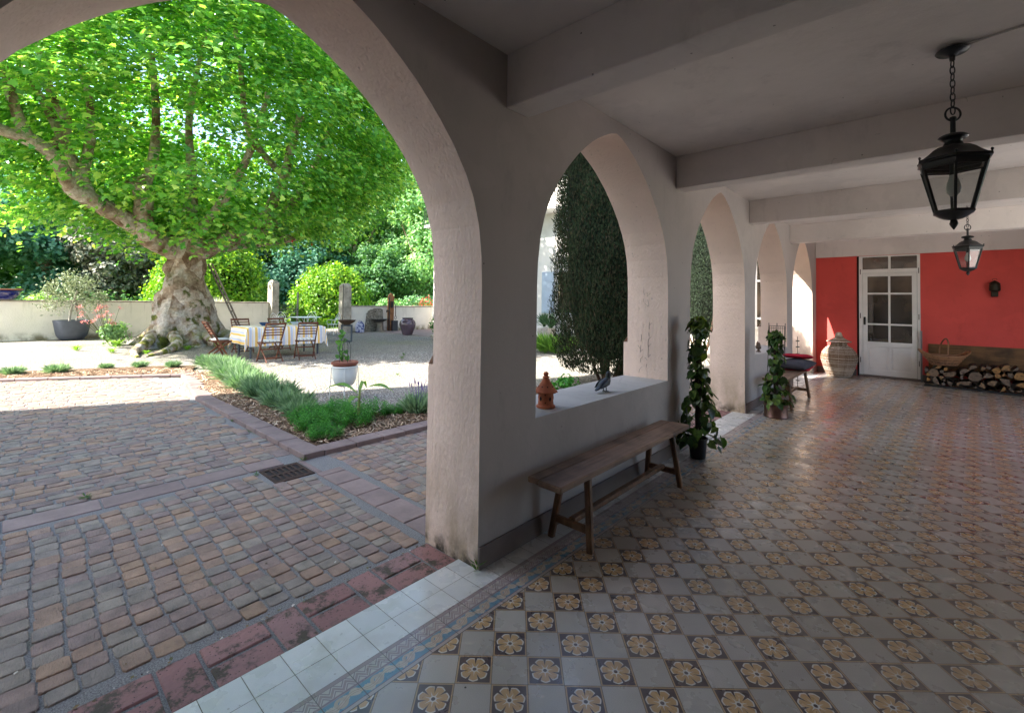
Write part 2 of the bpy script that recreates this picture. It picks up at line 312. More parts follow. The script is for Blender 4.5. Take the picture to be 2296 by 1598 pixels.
# ---------------------------------------------------------------- arcade
PROF=[(0,2.885),(.08,2.868),(.15,2.84),(.22,2.806),(.30,2.765),(.37,2.722),(.44,2.672),(.54,2.595),(.62,2.52),(.69,2.45),(.79,2.335),(.88,2.2),(.94,2.08),(.985,1.93),(1.008,1.76),(1.015,1.6)]
XO=-.43
ARCH=[(-1.74,1.015,0),(.8,1.015,0),(3.33,1.017,1),(5.915,1.0,0),(8.475,1.05,1),(11.0,1.02,0)]
SILL=.755; YA,YB,ZT=-3.3,12.72,3.3
def arcade():
    V=[];F=[];MI=[]
    def q(*p,m=0):
        k=len(V); V.extend(p); F.append(tuple(range(k,k+len(p)))); MI.append(m)
    def both(pts):   # pts (y,z) polygon seen from +x
        q(*[(0,y,z) for y,z in pts],m=0); q(*[(XO,y,z) for y,z in reversed(pts)],m=1)
    y=YA
    for c,a,s in ARCH:
        zb=SILL if s else -.06
        both([(y,-.06),(c-a,-.06),(c-a,1.6),(c-a,ZT),(y,ZT)])
        sc_=a/1.015; pr=[(-d*sc_+c,z) for d,z in reversed(PROF)]+[(d*sc_+c,z) for d,z in PROF[1:]]
        for (ya,za),(yb,zb2) in zip(pr,pr[1:]):
            both([(ya,za),(yb,zb2),(yb,ZT),(ya,ZT)])
            q((0,ya,za),(XO,ya,za),(XO,yb,zb2),(0,yb,zb2),m=1)
        if s: both([(c-a,-.06),(c+a,-.06),(c+a,SILL),(c-a,SILL)]); q((0,c-a,SILL),(0,c+a,SILL),(XO-.04,c+a,SILL),(XO-.04,c-a,SILL),m=2); q((XO-.04,c-a,SILL),(XO-.04,c+a,SILL),(XO-.04,c+a,SILL-.05),(XO-.04,c-a,SILL-.05),m=2)
        q((0,c-a,zb),(XO,c-a,zb),(XO,c-a,1.6),(0,c-a,1.6),m=1); q((0,c+a,zb),(0,c+a,1.6),(XO,c+a,1.6),(XO,c+a,zb),m=1)
        y=c+a
    both([(y,-.06),(YB,-.06),(YB,ZT),(y,ZT)]); q((0,YB,-.06),(XO,YB,-.06),(XO,YB,ZT),(0,YB,ZT),m=1); q((0,YA,-.06),(0,YA,ZT),(XO,YA,ZT),(XO,YA,-.06),m=1)
    o=raw('arcade_wall',V,F,[M_in,M_rc,M_sill],None,False,MI)
    tag(o,'grey plastered arcade wall with a row of tall pointed arches beside the courtyard','arcade wall',None,'structure')
    # plinths on the garden side, slightly wider into the openings
    y=YA
    for i,(c,a,s) in enumerate(ARCH+[(YB+1,1,0)]):
        e=c-a
        b=MB(); A=y-(.0 if i==0 or ARCH[i-1][2] else .0); 
        b.box(XO-.045,XO-.001,A,e,-.06,1.10); b.add([(XO-.045,A,1.10),(XO-.045,e,1.10),(XO-.001,A,1.16),(XO-.001,e,1.16)],[(0,1,3,2)])
        b.build('plinth',M_rc,o); y=c+a
    # skirting inside
    y=YA
    for i,(c,a,s) in enumerate(ARCH+[(YB-.22+1,1,0)]):
        if s: continue
        MB().box(.001,.016,y,c-a,.0,.125,.003).build('skirting',M_base,o); y=c+a
    return o
AW=arcade()
def tendrils():
    R=random.Random(6); b=MB(); yj=3.33+1.017-.0015
    def wand(x,z,n,dx,r):
        p=[]
        for i in range(n): p.append((x,yj-.0,z)); x+=dx+R.uniform(-.008,.008); z+=.035
        for i in range(0,len(p)-1):
            if R.random()<.5: b.tube([p[i],(p[i+1][0],yj,p[i+1][2])],r,4)
            if R.random()<.4:
                q=p[i]; s=R.choice((-1,1)); b.tube([q,(q[0]+s*.03,yj,q[2]+.03)],r*.7,4)
    wand(-.30,.80,13,.002,.0013); wand(-.22,.86,14,.003,.0014); wand(-.26,1.48,11,.001,.0013); wand(-.20,1.40,8,-.004,.0011); wand(-.23,1.62,0,0,.001)
    b.build('dried_tendrils',M_dark,AW)
tendrils()
fl=MB(); fl.add([(-.16,YA,0),(4.6,YA,0),(4.6,12.62,0),(-.16,12.62,0)],[(0,1,2,3)]); fl.box(-.158,4.6,YA+.01,12.6,-.3,-.004)
tag(fl.build('floor',M_floor),'tiled gallery floor of ochre flower tiles checkered with plain grey tiles','floor',None,'structure')
cl=MB().box(-.2,4.7,YA,12.75,2.99,3.4).build('ceiling',M_ceil); tag(cl,'pale painted gallery ceiling crossed by square beams','ceiling',None,'structure')
for a,b_ in [(-.55,-.35),(1.995,2.197),(4.525,4.735),(7.13,7.33),(9.76,9.96),(12.44,12.499)]:
    MB().box(.001,4.5,a,b_,2.60 if a>12 else 2.665,2.992,.006).build('beam',M_ceil,cl)
RW=MB().box(4.5,4.7,-3.3,5.6,-.02,3.0).box(4.5,4.7,10.2,12.7,-.02,3.0).box(4.5,4.7,5.6,10.2,2.9,3.0).build('gallery_wall',M_in); tag(RW,'plain gallery wall facing the arches, unseen, with a wide opening added to brighten the far end','wall',None,'structure')  # out-of-view wall; its opening is added to light the far end
b=MB(); b.box(0.001,.75,12.5,12.7,0,2.99); b.box(1.79,4.5,12.5,12.7,0,2.99); b.box(.75,1.79,12.5,12.7,2.595,2.99)
BW=MB().box(-.2,4.6,YA-.2,YA,-.02,3.2).build('end_wall',M_in); tag(BW,'plain end wall behind the viewer','wall',None,'structure')
FW=b.build('red_wall',M_red); tag(FW,'bright red painted wall closing the end of the gallery','wall',None,'structure')
MB().box(.02,.745,12.486,12.499,0,.14,.003).build('skirting',M_base,FW)
MB().box(1.8,4.49,12.486,12.499,0,.14,.003).build('skirting',M_base,FW)
MB().box(.75,1.79,12.56,12.62,0,2.6).build('reveal_back',M_dark,FW)
# ---------------------------------------------------------------- glazed door
def door():
    r=empty('glazed_door',(0,12.5,0),0,'white six-pane glazed door with transom set in the red wall','door')
    g=G('window_glass'); gl=g.n('BsdfGlossy'); gl.inputs['Roughness'].default_value=.02; gl.inputs['Color'].default_value=(.8,.8,.78,1)
    df=g.n('BsdfDiffuse'); g.set(df.inputs[0],g.ramp(g.noise(1.3,None,3),[(.35,(.03,.025,.02)),(.65,(.16,.12,.09))])); mm=g.n('MixShader'); mm.inputs[0].default_value=.2
    g.t.links.new(df.outputs[0],mm.inputs[1]); g.t.links.new(gl.outputs[0],mm.inputs[2]); g.t.links.new(mm.outputs[0],g.out.inputs[0]); globals()['M_glass']=g.m
    b=MB(); b.box(.79,.852,.0,.055,.03,2.594); b.box(1.742,1.789,.0,.055,.03,2.594); b.box(.852,1.742,.0,.055,2.565,2.594); b.box(.852,1.742,.0,.055,2.222,2.305,.004); b.box(1.285,1.325,.002,.055,2.305,2.565)
    b.build('door_frame',M_white,r)
    MB().box(.752,.789,.03,.055,.0,2.594).build('dark_gap',M_dark,r)
    b=MB(); y0,y1=.008,.05; b.box(.856,.935,y0,y1,.045,2.218,.003); b.box(1.66,1.738,y0,y1,.045,2.218,.003)
    b.box(.935,1.66,y0,y1,2.15,2.218,.003); b.box(.935,1.66,y0,y1,.655,.755,.003); b.box(.935,1.66,y0,y1,.045,.16,.003)
    b.box(1.281,1.318,y0+.002,y1,.16,2.15,.002)
    for z in (1.765,1.11): b.box(.935,1.66,y0+.004,y1,z,z+.036,.002)
    L=b.build('door_leaf',M_white,r)
    for x0,x1 in ((.935,1.281),(1.318,1.66)):
        MB().box(x0-.002,x1+.002,y0+.016,y1-.008,.155,.66).box(x0+.03,x1-.03,y0+.009,y1-.02,.195,.622,.006).build('lower_panel',M_white,L)
        for z0,z1 in ((.755,1.11),(1.146,1.765),(1.801,2.15)): MB().box(x0,x1,.028,.034,z0,z1).build('pane',M_glass,L)
    for x0,x1 in ((.852,1.285),(1.325,1.742)): MB().box(x0,x1,.03,.036,2.305,2.565).build('pane',M_glass,r)
    MB().box(.868,.905,-.012,.008,1.11,1.28,.005).build('handle',M_iron,L)
    MB().box(1.16,1.40,-.012,.0,2.25,2.272,.003).build('ventilation_slot',M_white,r)
    MB().box(.79,1.79,-.03,.055,.0,.042,.004).build('threshold',M_base,r)
    for x in (.815,1.766): 
        b=MB()
        for z in (.3,1.25,2.2): b.box(x-.006,x+.006,-.008,.0,z,z+.11)
        b.build('hinge',M_iron,r)
door()
# ---------------------------------------------------------------- lantern
M_gl=None
def clearglass():
    g=G('lantern_glass'); t=g.n('BsdfTransparent'); t.inputs[0].default_value=(.86,.88,.88,1); l=g.n('BsdfGlossy'); l.inputs['Roughness'].default_value=.03; f=g.n('Fresnel'); f.inputs[0].default_value=1.5
    m=g.n('MixShader'); g.t.links.new(g.ma('ADD',f.outputs[0],.04,clamp=True),m.inputs[0]); g.t.links.new(t.outputs[0],m.inputs[1]); g.t.links.new(l.outputs[0],m.inputs[2]); g.t.links.new(m.outputs[0],g.out.inputs[0]); return g.m
M_gl=clearglass(); M_bulb=paint('frosted_bulb',(.75,.74,.7),.25)
def lantern(label):
    r=empty('hanging_lantern',(1.99,3.594,2.99),.56,label,'lantern','black lanterns hanging from the gallery ceiling')
    b=MB(); b.lathe([(.02,-.004),(.045,-.008),(.07,-.018),(.074,-.026),(.066,-.036),(.03,-.046),(.014,-.055),(.012,-.08),(.004,-.084)],28); b.build('ceiling_rose',M_iron,r,True)
    b=MB(); z=-.075; k=0
    while z>-.345:
        pts=[]
        for i in range(16):
            t=2*PI*i/16; a=.0115*math.cos(t); c=.024*math.sin(t)
            pts.append((a,0,z-.022+c) if k%2 else (0,a,z-.022+c))
        b.tube(pts,.0032,6,True); z-=.0385; k+=1
    b.build('chain',M_iron,r,True)
    b=MB(); b.tube(circ((0,0,-.388),.038,28,'y'),.0052,8,True); b.lathe([(.004,-.40),(.014,-.405),(.017,-.415),(.012,-.425),(.0125,-.50),(.018,-.505),(.018,-.515)],16); b.build('top_ring',M_iron,r,True)
    b=MB(); b.lathe([(.018,-.50),(.05,-.507),(.062,-.515),(.066,-.524),(.058,-.532),(.040,-.538),(.036,-.548),(.042,-.558),(.044,-.568),(.052,-.575)],28); b.build('vent_cap',M_iron,r,True)
    def hexr(prof,mat,name,bulge=None):
        b=MB(); V=[];F=[]
        for rr,z in prof:
            for k in range(6): t=PI/3*k; V.append((rr*math.cos(t),rr*math.sin(t),z))
        for i in range(len(prof)-1):
            for k in range(6): F.append((i*6+k,i*6+(k+1)%6,(i+1)*6+(k+1)%6,(i+1)*6+k))
        b.add(V,F); return b
    b=hexr([(.046,-.568),(.075,-.578),(.10,-.595),(.125,-.62),(.150,-.64),(.172,-.648),(.174,-.662),(.160,-.668),(.156,-.690),(.146,-.694),(.13,-.694)],M_iron,'roof'); rf=b.build('roof',M_iron,r,True)
    for k in range(6): t=PI/3*k; MB().lathe([(.002,0),(.0045,.004),(.0075,.012),(.0045,.018),(.001,.020)],8,(.168*math.cos(t),.168*math.sin(t),-.648)).build('knob',M_iron,rf,True)
    b=MB(); zt,zb,rt,rb=-.69,-.945,.15,.086
    for k in range(6):
        t=PI/3*k; t2=PI/3*(k+1); P=lambda rr,tt,z:(rr*math.cos(tt),rr*math.sin(tt),z)
        b.bar(P(rt,t,zt),P(rb,t,zb),.013,.013); b.bar(P(rt,t,zt-.004),P(rt,t2,zt-.004),.010,.014); b.bar(P(rb,t,zb),P(rb,t2,zb),.012,.014)
    b.build('cage',M_iron,r)
    for k in range(6):
        t=PI/3*k; t2=PI/3*(k+1); P=lambda rr,tt,z:(rr*math.cos(tt),rr*math.sin(tt),z)
        MB().add([P(rt-.006,t,zt),P(rt-.006,t2,zt),P(rb-.005,t2,zb),P(rb-.005,t,zb)],[(0,1,2,3)]).build('pane',M_gl,r)
    b=hexr([(.096,-.94),(.098,-.952),(.088,-.958),(.07,-.972),(.045,-.985),(.026,-.99),(.014,-.992)],M_iron,'bottom'); b.lathe([(.010,-.988),(.016,-.998),(.018,-1.008),(.020,-1.014),(.014,-1.028),(.004,-1.045),(.001,-1.048)],14); b.build('bottom_finial',M_iron,r,True)
    bb=MB().lathe([(.014,-.70),(.014,-.74),(.02,-.755),(.030,-.79),(.033,-.815),(.028,-.84),(.014,-.855),(.002,-.858)],20).build('bulb',M_bulb,r,True)
    MB().lathe([(.016,-.66),(.017,-.735),(.012,-.737)],14).build('socket',M_iron,bb,True)
    return r
l1=lantern('large black lantern hanging nearest the viewer, overlapping the white beams'); l2=copy_tree(l1); l2.location=(2.30,8.8,2.99); l2['label']='smaller-looking black lantern hanging farther off in front of the red wall'
tag(MB().tube([(2.03,3.6,2.983),(2.2,3.56,2.982),(4.49,3.1,2.982)],.006,6).build('ceiling_cable',M_ceil,None,True),'thin painted cable run along the ceiling from the near lantern','cable')
def wall_lamp():
    r=empty('wall_lantern',(2.83,12.41,1.72),0,'small dark barrel-shaped lantern mounted on the red wall','wall lamp')
    m=paint('aged_bronze',(.035,.028,.018),.45,20,.4,60,.3,.002,.6)
    MB().box(-.045,.045,0,.088,.0,.11,.008).build('bracket',m,r)
    MB().lathe([(.03,.09),(.07,.11),(.078,.13),(.076,.15),(.08,.152),(.08,.162),(.074,.165),(.074,.19),(.08,.193),(.08,.203),(.074,.206),(.07,.23)],20).build('body',m,r,True)
    MB().lathe([(.075,.228),(.078,.235),(.06,.262),(.035,.285),(.018,.295),(.012,.305)],20).build('cap',m,r,True)
    MB().tube(circ((0,0,.318),.02,14,'y',-.5,PI+.5,.03),.004,6).build('loop',m,r,True)
wall_lamp()
# ---------------------------------------------------------------- benches
M_bw=wood('worn_bench_wood',(.15,.085,.055),(.36,.235,.16),.42,1,7)
M_bw2=wood('bench_leg_wood',(.11,.055,.028),(.27,.145,.08),.5,2,7)
def bench(x0,x1,y0,y1,label,skew=0):
    r=empty('wooden_bench',(0,0,0),0,label,'bench','rustic wooden benches along the arcade wall')
    xm=(x0+x1)/2; b=MB()
    b.box(x0,x0+.085,y0+.01,y1-.02,.424,.46,.006); b.box(x0+.088,x1,y0,y1,.422,.4605,.007); b.build('seat',M_bw,r)
    L=y1-y0; ft={}
    for yy,s in ((y0+.33,-1),(y1-.30,1)):
        for xx,t in ((x0+.035,-1),(x1-.035,1)):
            top=(xx-.0*t,yy,.43); bot=(xx+.055*t,yy+.05*s,.0); ft[(s,t)]=(top,bot)
            MB().bar(bot,top,.042,.042,(0,1,0),1).build('leg',M_bw2,r)
        P=lambda t,k:tuple(ft[(s,t)][1][i]+(ft[(s,t)][0][i]-ft[(s,t)][1][i])*k for i in range(3))
        MB().bar(P(-1,.28),P(1,.28),.03,.045,(0,0,1),1).build('stretcher',M_bw2,r)
    a=[(ft[(s,-1)][1][i]+ft[(s,1)][1][i])/2 for s in (-1,) for i in range(3)]; c=[(ft[(1,-1)][1][i]+ft[(1,1)][1][i])/2 for i in range(3)]
    MB().bar((xm,a[1]+.02,.142),(xm,c[1]-.02,.142),.05,.035,(0,0,1),1).build('long_stretcher',M_bw2,r)
    return r
bench(.092,.345,2.12,4.01,'long bare wooden bench under the first window arch')
bench(.12,.42,7.32,9.16,'farther wooden bench carrying red and grey cushions')
# ---------------------------------------------------------------- cushions
def cushion(label,mat,c,sx,sy,th,rz,tilt=0,tuft=False,group=None):
    n=22; V=[];F=[]
    def hh(u,v):
        e=max(0,(1-abs(u)**3.2)*(1-abs(v)**3.2))**.5
        h=e*th/2
        if tuft:
            for a in (-.5,0,.5):
                for b_ in (-.5,0,.5): h-=th*.22*math.exp(-((u-a)**2+(v-b_)**2)/.012)
        return h*(1+.06*math.sin(5*u+3*v))
    for s in (1,-1):
        for i in range(n+1):
            for j in range(n+1):
                u=2*i/n-1;v=2*j/n-1; pin=1-.06*(1-abs(v)**2)*abs(u)**6; pin2=1-.06*(1-abs(u)**2)*abs(v)**6
                V.append((u*sx/2*pin,v*sy/2*pin2,s*hh(u,v)))
    for s in (0,1):
        o=s*(n+1)**2
        for i in range(n):
            for j in range(n):
                a=o+i*(n+1)+j; f=(a,a+n+1,a+n+2,a+1); F.append(f if s==0 else f[::-1])
    ob=raw('cushion',V,F,mat,None,True); ob.location=c; ob.rotation_euler=(tilt,0,rz)
    md=ob.modifiers.new('w','WELD'); md.merge_threshold=.0005
    return tag(ob,label,'cushion',group)
def cloth(name,col,stripe=None):
    g=G(name); w_=g.n('TexWave'); w_.inputs['Scale'].default_value=150; w_.inputs['Distortion'].default_value=1; g.set(w_.inputs['Vector'],g.co())
    c=g.ramp(g.noise(8.),[(.3,tuple(k*.8 for k in col)),(.7,col)]); g.pbr(c,.9,g.bump(w_.outputs['Fac'],.002,.4,g.bump(g.noise(12.),.02,.4)),0,.15); return g.m
M_rcl=cloth('crimson_cotton',(.50,.03,.055)); M_gcl=cloth('charcoal_cotton',(.07,.07,.085))
cushion('thin red seat pad lying on the far bench under the grey cushion',M_rcl,(.29,8.78,.482),.42,.66,.05,.05)
cushion('plump dark grey cushion lying between the two red ones',M_gcl,(.29,8.70,.545),.44,.60,.15,-.12,.06)
cushion('tufted crimson seat pad on top of the cushion pile',M_rcl,(.28,8.94,.655),.44,.50,.08,.12,-.12,True)
# ---------------------------------------------------------------- wicker
def wickerm(name,a,b):
    g=G(name); s=g.n('SeparateXYZ'); g.set(s.inputs[0],g.co()); n=g.noise(18.,None,4); n2=g.noise(60.,g.co((1,1,8)),3)
    c=g.ramp(g.add(g.mul(g.noise(7.,g.co((1,1,.3)),4),.5),g.mul(g.rnd(),.5)),[(.35,a),(.62,b)]); g.pbr(c,.5,None,0,.4); return g.m
M_wick=wickerm('pale_wicker',(.20,.10,.045),(.62,.52,.43)); M_wick2=wickerm('brown_wicker',(.11,.05,.025),(.34,.17,.085))
def lerp_prof(pf,z):
    for (r0,z0),(r1,z1) in zip(pf,pf[1:]):
        if z0<=z<=z1:
            t=(z-z0)/(z1-z0); t=t*t*(3-2*t) if False else t; return r0+(r1-r0)*t
    return pf[-1][0]
def weave(b,pf,z0,z1,dz,N,amp,rod,c=(0,0,0),sx=1,sy=1,seg=None):
    seg=seg or N*2; z=z0;row=0
    while z<z1:
        R=lerp_prof(pf,z); pts=[]
        for i in range(seg):
            t=2*PI*i/seg; r=R+amp*math.cos(N*t/1.0+PI*row) if N*2==seg else R+amp*math.cos(N*t+PI*row)
            pts.append((c[0]+r*math.cos(t)*sx,c[1]+r*math.sin(t)*sy,c[2]+z))
        b.tube(pts,rod,4,True); z+=dz; row+=1
def urn():
    r=empty('wicker_urn',(.47,12.12,0),0,'big round-bellied lidded wicker urn standing by the red wall','basket')
    pf=[(.20,0),(.225,.06),(.27,.18),(.315,.34),(.318,.42),(.29,.52),(.23,.60),(.15,.655),(.128,.70),(.15,.74)]
    b=MB(); b.lathe([(a-.024,z) for a,z in pf],36); weave(b,pf,.01,.74,.0185,17,.0105,.008,seg=102)
    for k in range(34):
        t=2*PI*k/34; b.tube([((a+.000)*math.cos(t),(a+.002)*math.sin(t),z) for a,z in pf],.004,4)
    b.build('body',M_wick,r,True)
    pl=[(.215,.735),(.19,.755),(.13,.79),(.08,.825),(.055,.87)]
    b=MB(); b.lathe([(a-.01,z) for a,z in pl],30); weave(b,pl,.736,.87,.012,14,.004,.006,seg=28); b.tube(circ((0,0,.74),.215,36),.012,6,True)
    b.lathe([(.05,.865),(.062,.88),(.06,.90),(.045,.92),(.05,.93),(.03,.94)],16); b.build('lid',M_wick,r,True)
urn()
def trug():
    r=empty('flat_wicker_basket',(2.12,11.90,.41),.35,'boat-shaped brown wicker basket with a tall handle on the log pile','basket')
    b=MB(); V=[];F=[]; nu,nv=40,12
    P=lambda u,v:(.37*math.cos(u)*(.50+.50*v), .17*math.sin(u)*(.55+.45*v), .015+.17*v+.10*v*abs(math.cos(u))**4)
    for k in range(0,13):
        v=k/12; pts=[]
        for i in range(112):
            u=2*PI*i/112; x,y,z=P(u,v); m=1+.03*math.cos(14*u+PI*k); pts.append((x*m,y*m,z))
        b.tube(pts,.0085,4,True)
    for i in range(28):
        u=2*PI*i/28; b.tube([P(u,j/6) for j in range(7)],.006,4)
    k=len(b.v); n=30
    b.add([(0,0,.02)]+[tuple(q*.95 for q in P(2*PI*i/n,.97)) for i in range(n)]+[tuple(q*.95 for q in P(2*PI*i/n,.05)) for i in range(n)],[(0,n+1+i,n+1+(i+1)%n) for i in range(n)]+[(1+i,1+(i+1)%n,n+1+(i+1)%n,n+1+i) for i in range(n)])
    b.build('basket_body',M_wick2,r,True)
    MB().tube([P(2*PI*i/56,1.02) for i in range(56)],.018,6,True).build('rim',M_wick2,r,True)
    b=MB()
    b.tube(spline([(0,-.165,.15),(.0,-.165,.30),(.02,-.12,.44),(.03,0,.51),(.02,.12,.44),(0,.165,.30),(0,.165,.15)],6),.012,6)
    b.build('handle',M_wick2,r,True)
trug()
# ---------------------------------------------------------------- firewood
def logs():
    g=G('cut_log'); s=g.n('SeparateXYZ'); cc=g.n('TexCoord').outputs['Object']; g.set(s.inputs[0],cc)
    rr=g.ma('SQRT',g.add(g.mul(s.outputs[0],s.outputs[0]),g.mul(s.outputs[2],s.outputs[2])))
    oi=g.n('ObjectInfo').outputs['Random']; ring=g.ma('SINE',g.mul(g.add(rr,g.mul(g.noise(9.),.012)),520.))
    endc=g.ramp(oi,[(0,(.10,.075,.055)),(.25,(.20,.14,.10)),(.5,(.15,.12,.10)),(.75,(.30,.17,.08)),(1,(.38,.19,.06))])
    endc=g.mix(g.mul(g.ss(ring,-.3,.8),.25),endc,(.07,.045,.03)); endc=g.mix(g.ss(g.noise(30.,None,4),.5,.75),endc,(.06,.045,.035))
    bark=g.ramp(g.noise(30.,g.co((1,.2,1)),5),[(.3,(.018,.013,.01)),(.7,(.10,.075,.055))])
    nz=g.n('SeparateXYZ'); g.set(nz.inputs[0],g.n('TexCoord').outputs['Normal']); e=g.gt(g.ma('ABSOLUTE',nz.outputs[1]),.75)
    g.pbr(g.mix(e,bark,endc),.85,g.bump(g.noise(50.,None,4),.006,.7),0,.15)
    base=[]
    def mk(kind):
        b=MB(); n=14; L=.40; V=[];F=[]
        if kind==0: pts=[((1+.06*math.sin(3*t)+.05*math.sin(5*t+1))*math.cos(t),(1+.06*math.sin(3*t)+.05*math.sin(5*t+1))*math.sin(t)) for t in [2*PI*i/n for i in range(n)]]
        elif kind==1: pts=[(math.cos(t),math.sin(t)) for t in [PI*1.0*i/9 for i in range(10)]]; pts=[(x,y-.42) for x,y in pts]
        else: pts=[(math.cos(t)*1.35,math.sin(t)*1.35) for t in [PI*.5*i/6+PI*.25 for i in range(7)]]+[(0,0)]; pts=[(x,y-.72) for x,y in pts]
        n=len(pts)
        for y,sx in ((-L/2,.94),(-L/2+.006,1),(L/2-.006,1),(L/2,.94)): V+=[(x*sx*.05,y,z*sx*.05) for x,z in pts]
        for i in range(3): F+=[(i*n+k,(i+1)*n+k,(i+1)*n+(k+1)%n,i*n+(k+1)%n) for k in range(n)]
        F.append(tuple(range(n))); F.append(tuple(3*n+k for k in range(n-1,-1,-1)))
        o=MB().add(V,F).build('log',g.m); return tag(o,'split firewood log in the pile under the wooden board','log','firewood logs stacked against the red wall')
    protos=[mk(0),mk(1),mk(2)]; used=[False]*3; placed=[]; R=random.Random(3)
    def top(x): return .47+.045*math.sin(x*5)+.03*math.sin(x*13+1) - (.12 if x<1.95 else 0)
    tries=0
    for rad,cnt in ((.10,9),(.08,24),(.062,50),(.045,90),(.032,150)):
        c=0
        for _ in range(3500):
            if c>=cnt: break
            x=1.86+R.random()*2.55; z=.045+rad*.85+R.random()*.58
            if z+rad>top(x) or x-rad<1.84: continue
            if all((x-a)**2+(z-b_)**2>((rad+c_)*.90)**2 for a,b_,c_ in placed):
                placed.append((x,z,rad)); c+=1
    for x,z,rad in placed:
        k=R.choice([0,0,1,2]) if rad>.05 else R.choice([0,1,2]); p=protos[k]
        if used[k]: o=p.copy(); C.objects.link(o)
        else: o=p; used[k]=True
        s=rad/.05; o.scale=(s,1+R.uniform(-.1,.1),s*R.uniform(.85,1)); o.location=(x,12.04+R.uniform(-.05,.04)-.17*(x-1.9)*.35,z); o.rotation_euler=(R.uniform(-.04,.04),R.uniform(0,6.28),R.uniform(-.06,.06))
logs()
r=empty('log_rack',(0,0,0),0,'low dark metal rack holding the firewood, with a grey end post','rack')
b=MB(); b.bar((1.84,11.83,.025),(4.45,11.60,.025),.02,.03); b.bar((1.84,12.3,.025),(4.45,12.2,.025),.02,.03)
for x in (1.86,2.7,3.6,4.4): b.bar((x,11.80,.02),(x,12.3,.02),.02,.02)
b.build('base_frame',M_iron,r)
b=MB(); b.bar((1.80,12.44,0),(1.80,12.44,1.03),.022,.03); b.build('end_post',paint('grey_metal',(.2,.2,.21),.45,5,.1,50,.1,.002,.4),r)
tag(MB().box(1.905,4.46,12.455,12.485,.18,.775,.004).build('wooden_board',wood('oak_board',(.10,.045,.015),(.23,.115,.04),.5,0,6)),'long upright brown wooden board behind the firewood','board')
# ---------------------------------------------------------------- climbing plants in the gallery
M_pothos=leafm('variegated_leaf',[(.012,.026,.01),(.02,.045,.014),(.03,.07,.018),(.10,.15,.04),(.015,.035,.012)],.3,.28,big=(30.,(1.9,1.9,1.5)))
M_stem=paint('green_stem',(.10,.11,.04),.6); M_moss=paint('moss_pole_bark',(.028,.018,.011),.95,20,.5,60,1,.01)
def climber(name,loc,H,pot,label,n,seed,rmin=.05,rbase=.2,fmat=None,arch=None):
    global rng; rr=np.random.default_rng(seed); r=empty(name,loc,0,label,'potted plant'); pot(r)
    b=MB(); b.lathe([(.026,.08),(.03,H*.5),(.028,H-.14),(.018,H-.12)],10,fn=lambda t,z,i:1+.15*math.sin(3*t+z*9)); b.build('support_pole',M_moss,r,True)
    P=[];N=[];U=[];S=[]; stems=MB()
    for i in range(n):
        t=rr.random()*2*PI; z=.12+(H-.1)*rr.random()**1.0; k=(1-z/H); rad=rmin+(rbase-rmin)*max(0,k-.45)/.55+rr.random()*.05
        if k>.72 : rad*=rr.uniform(.6,1.25)
        d=np.array([math.cos(t),math.sin(t),0]); p=d*rad+np.array([0,0,z]); s=rr.uniform(.045,.105)*(1.2 if k>.5 else 1)
        nn=d*rr.uniform(.4,1)+np.array([0,0,rr.uniform(.0,.8)])+rr.normal(size=3)*.25; uu=d*.35+np.array([0,0,-1])+rr.normal(size=3)*.3
        P.append(p+np.array([0,0,s*.3]));N.append(nn);U.append(uu);S.append(s)
        if i%3==0: stems.tube([(d[0]*.02,d[1]*.02,z-.03),(p[0]*.6,p[1]*.6,z+.03),(p[0],p[1],z+s*.3)],.0022,4,cap=False)
    for i in range(7):
        t=rr.random()*2*PI; d=np.array([math.cos(t),math.sin(t),0]); P.append(d*.03+np.array([0,0,H-.05+.03*i*.3])); N.append(np.array([0,0,1])+d*.5); U.append(d+np.array([0,0,.3])); S.append(.12)
    leaves('foliage',P,N,U,S,HEART[0],HEART[1],M_pothos,r,True); stems.build('stems',M_stem,r,True); return r
def blackpot(r):
    b=MB(); b.lathe([(.068,0),(.072,.01),(.088,.185),(.094,.187),(.094,.20),(.084,.20),(.08,.17)],28,cap=(True,False)); b.lathe([(.001,.172),(.082,.172)],20,cap=(False,False)); b.build('pot',paint('black_plastic',(.012,.012,.012),.35,5,.1,10,0),r,True)
def copperpot(r):
    m=paint('aged_copper',(.13,.065,.05),.35,7,.35,30,.2,.003,.7,.5,(.05,.035,.03)); b=MB(); b.lathe([(.145,0),(.15,.012),(.142,.03),(.140,.13),(.146,.165),(.153,.172),(.153,.182),(.14,.182),(.135,.14)],32,cap=(True,False)); b.lathe([(.001,.15),(.14,.15)],20,cap=(False,False)); b.build('pot',m,r,True)
c1=climber('climbing_plant',(.20,4.60,0),1.33,blackpot,'tall dark variegated climber in a small black pot beside the bare bench',230,3,.035,.19)
c2=climber('climbing_plant',(.36,7.02,0),1.12,copperpot,'leafy climber in a brown metal pot in front of the cushioned bench',165,8,.035,.18)
b=MB()
for dx in(-.09,0,.09):
    b.tube([(dx,.06,.9),(dx*1.1,.06,1.26)],.0045,6)
b.tube([(-.1,.06,1.22),(.1,.06,1.22)],.004,6); b.tube([(-.1,.06,1.19),(.1,.06,1.19)],.003,6)
for k in range(9): b.tube([(-.09+k*.0225,.06,1.22),(-.09+k*.0225,.06,1.0)],.0022,5)
b.tube([(.1,.06,1.22),(.1,.0,.6)],.004,6); b.tube([(-.1,.06,1.22),(-.1,.0,.6)],.004,6)
b.build('trellis',M_iron,c2)
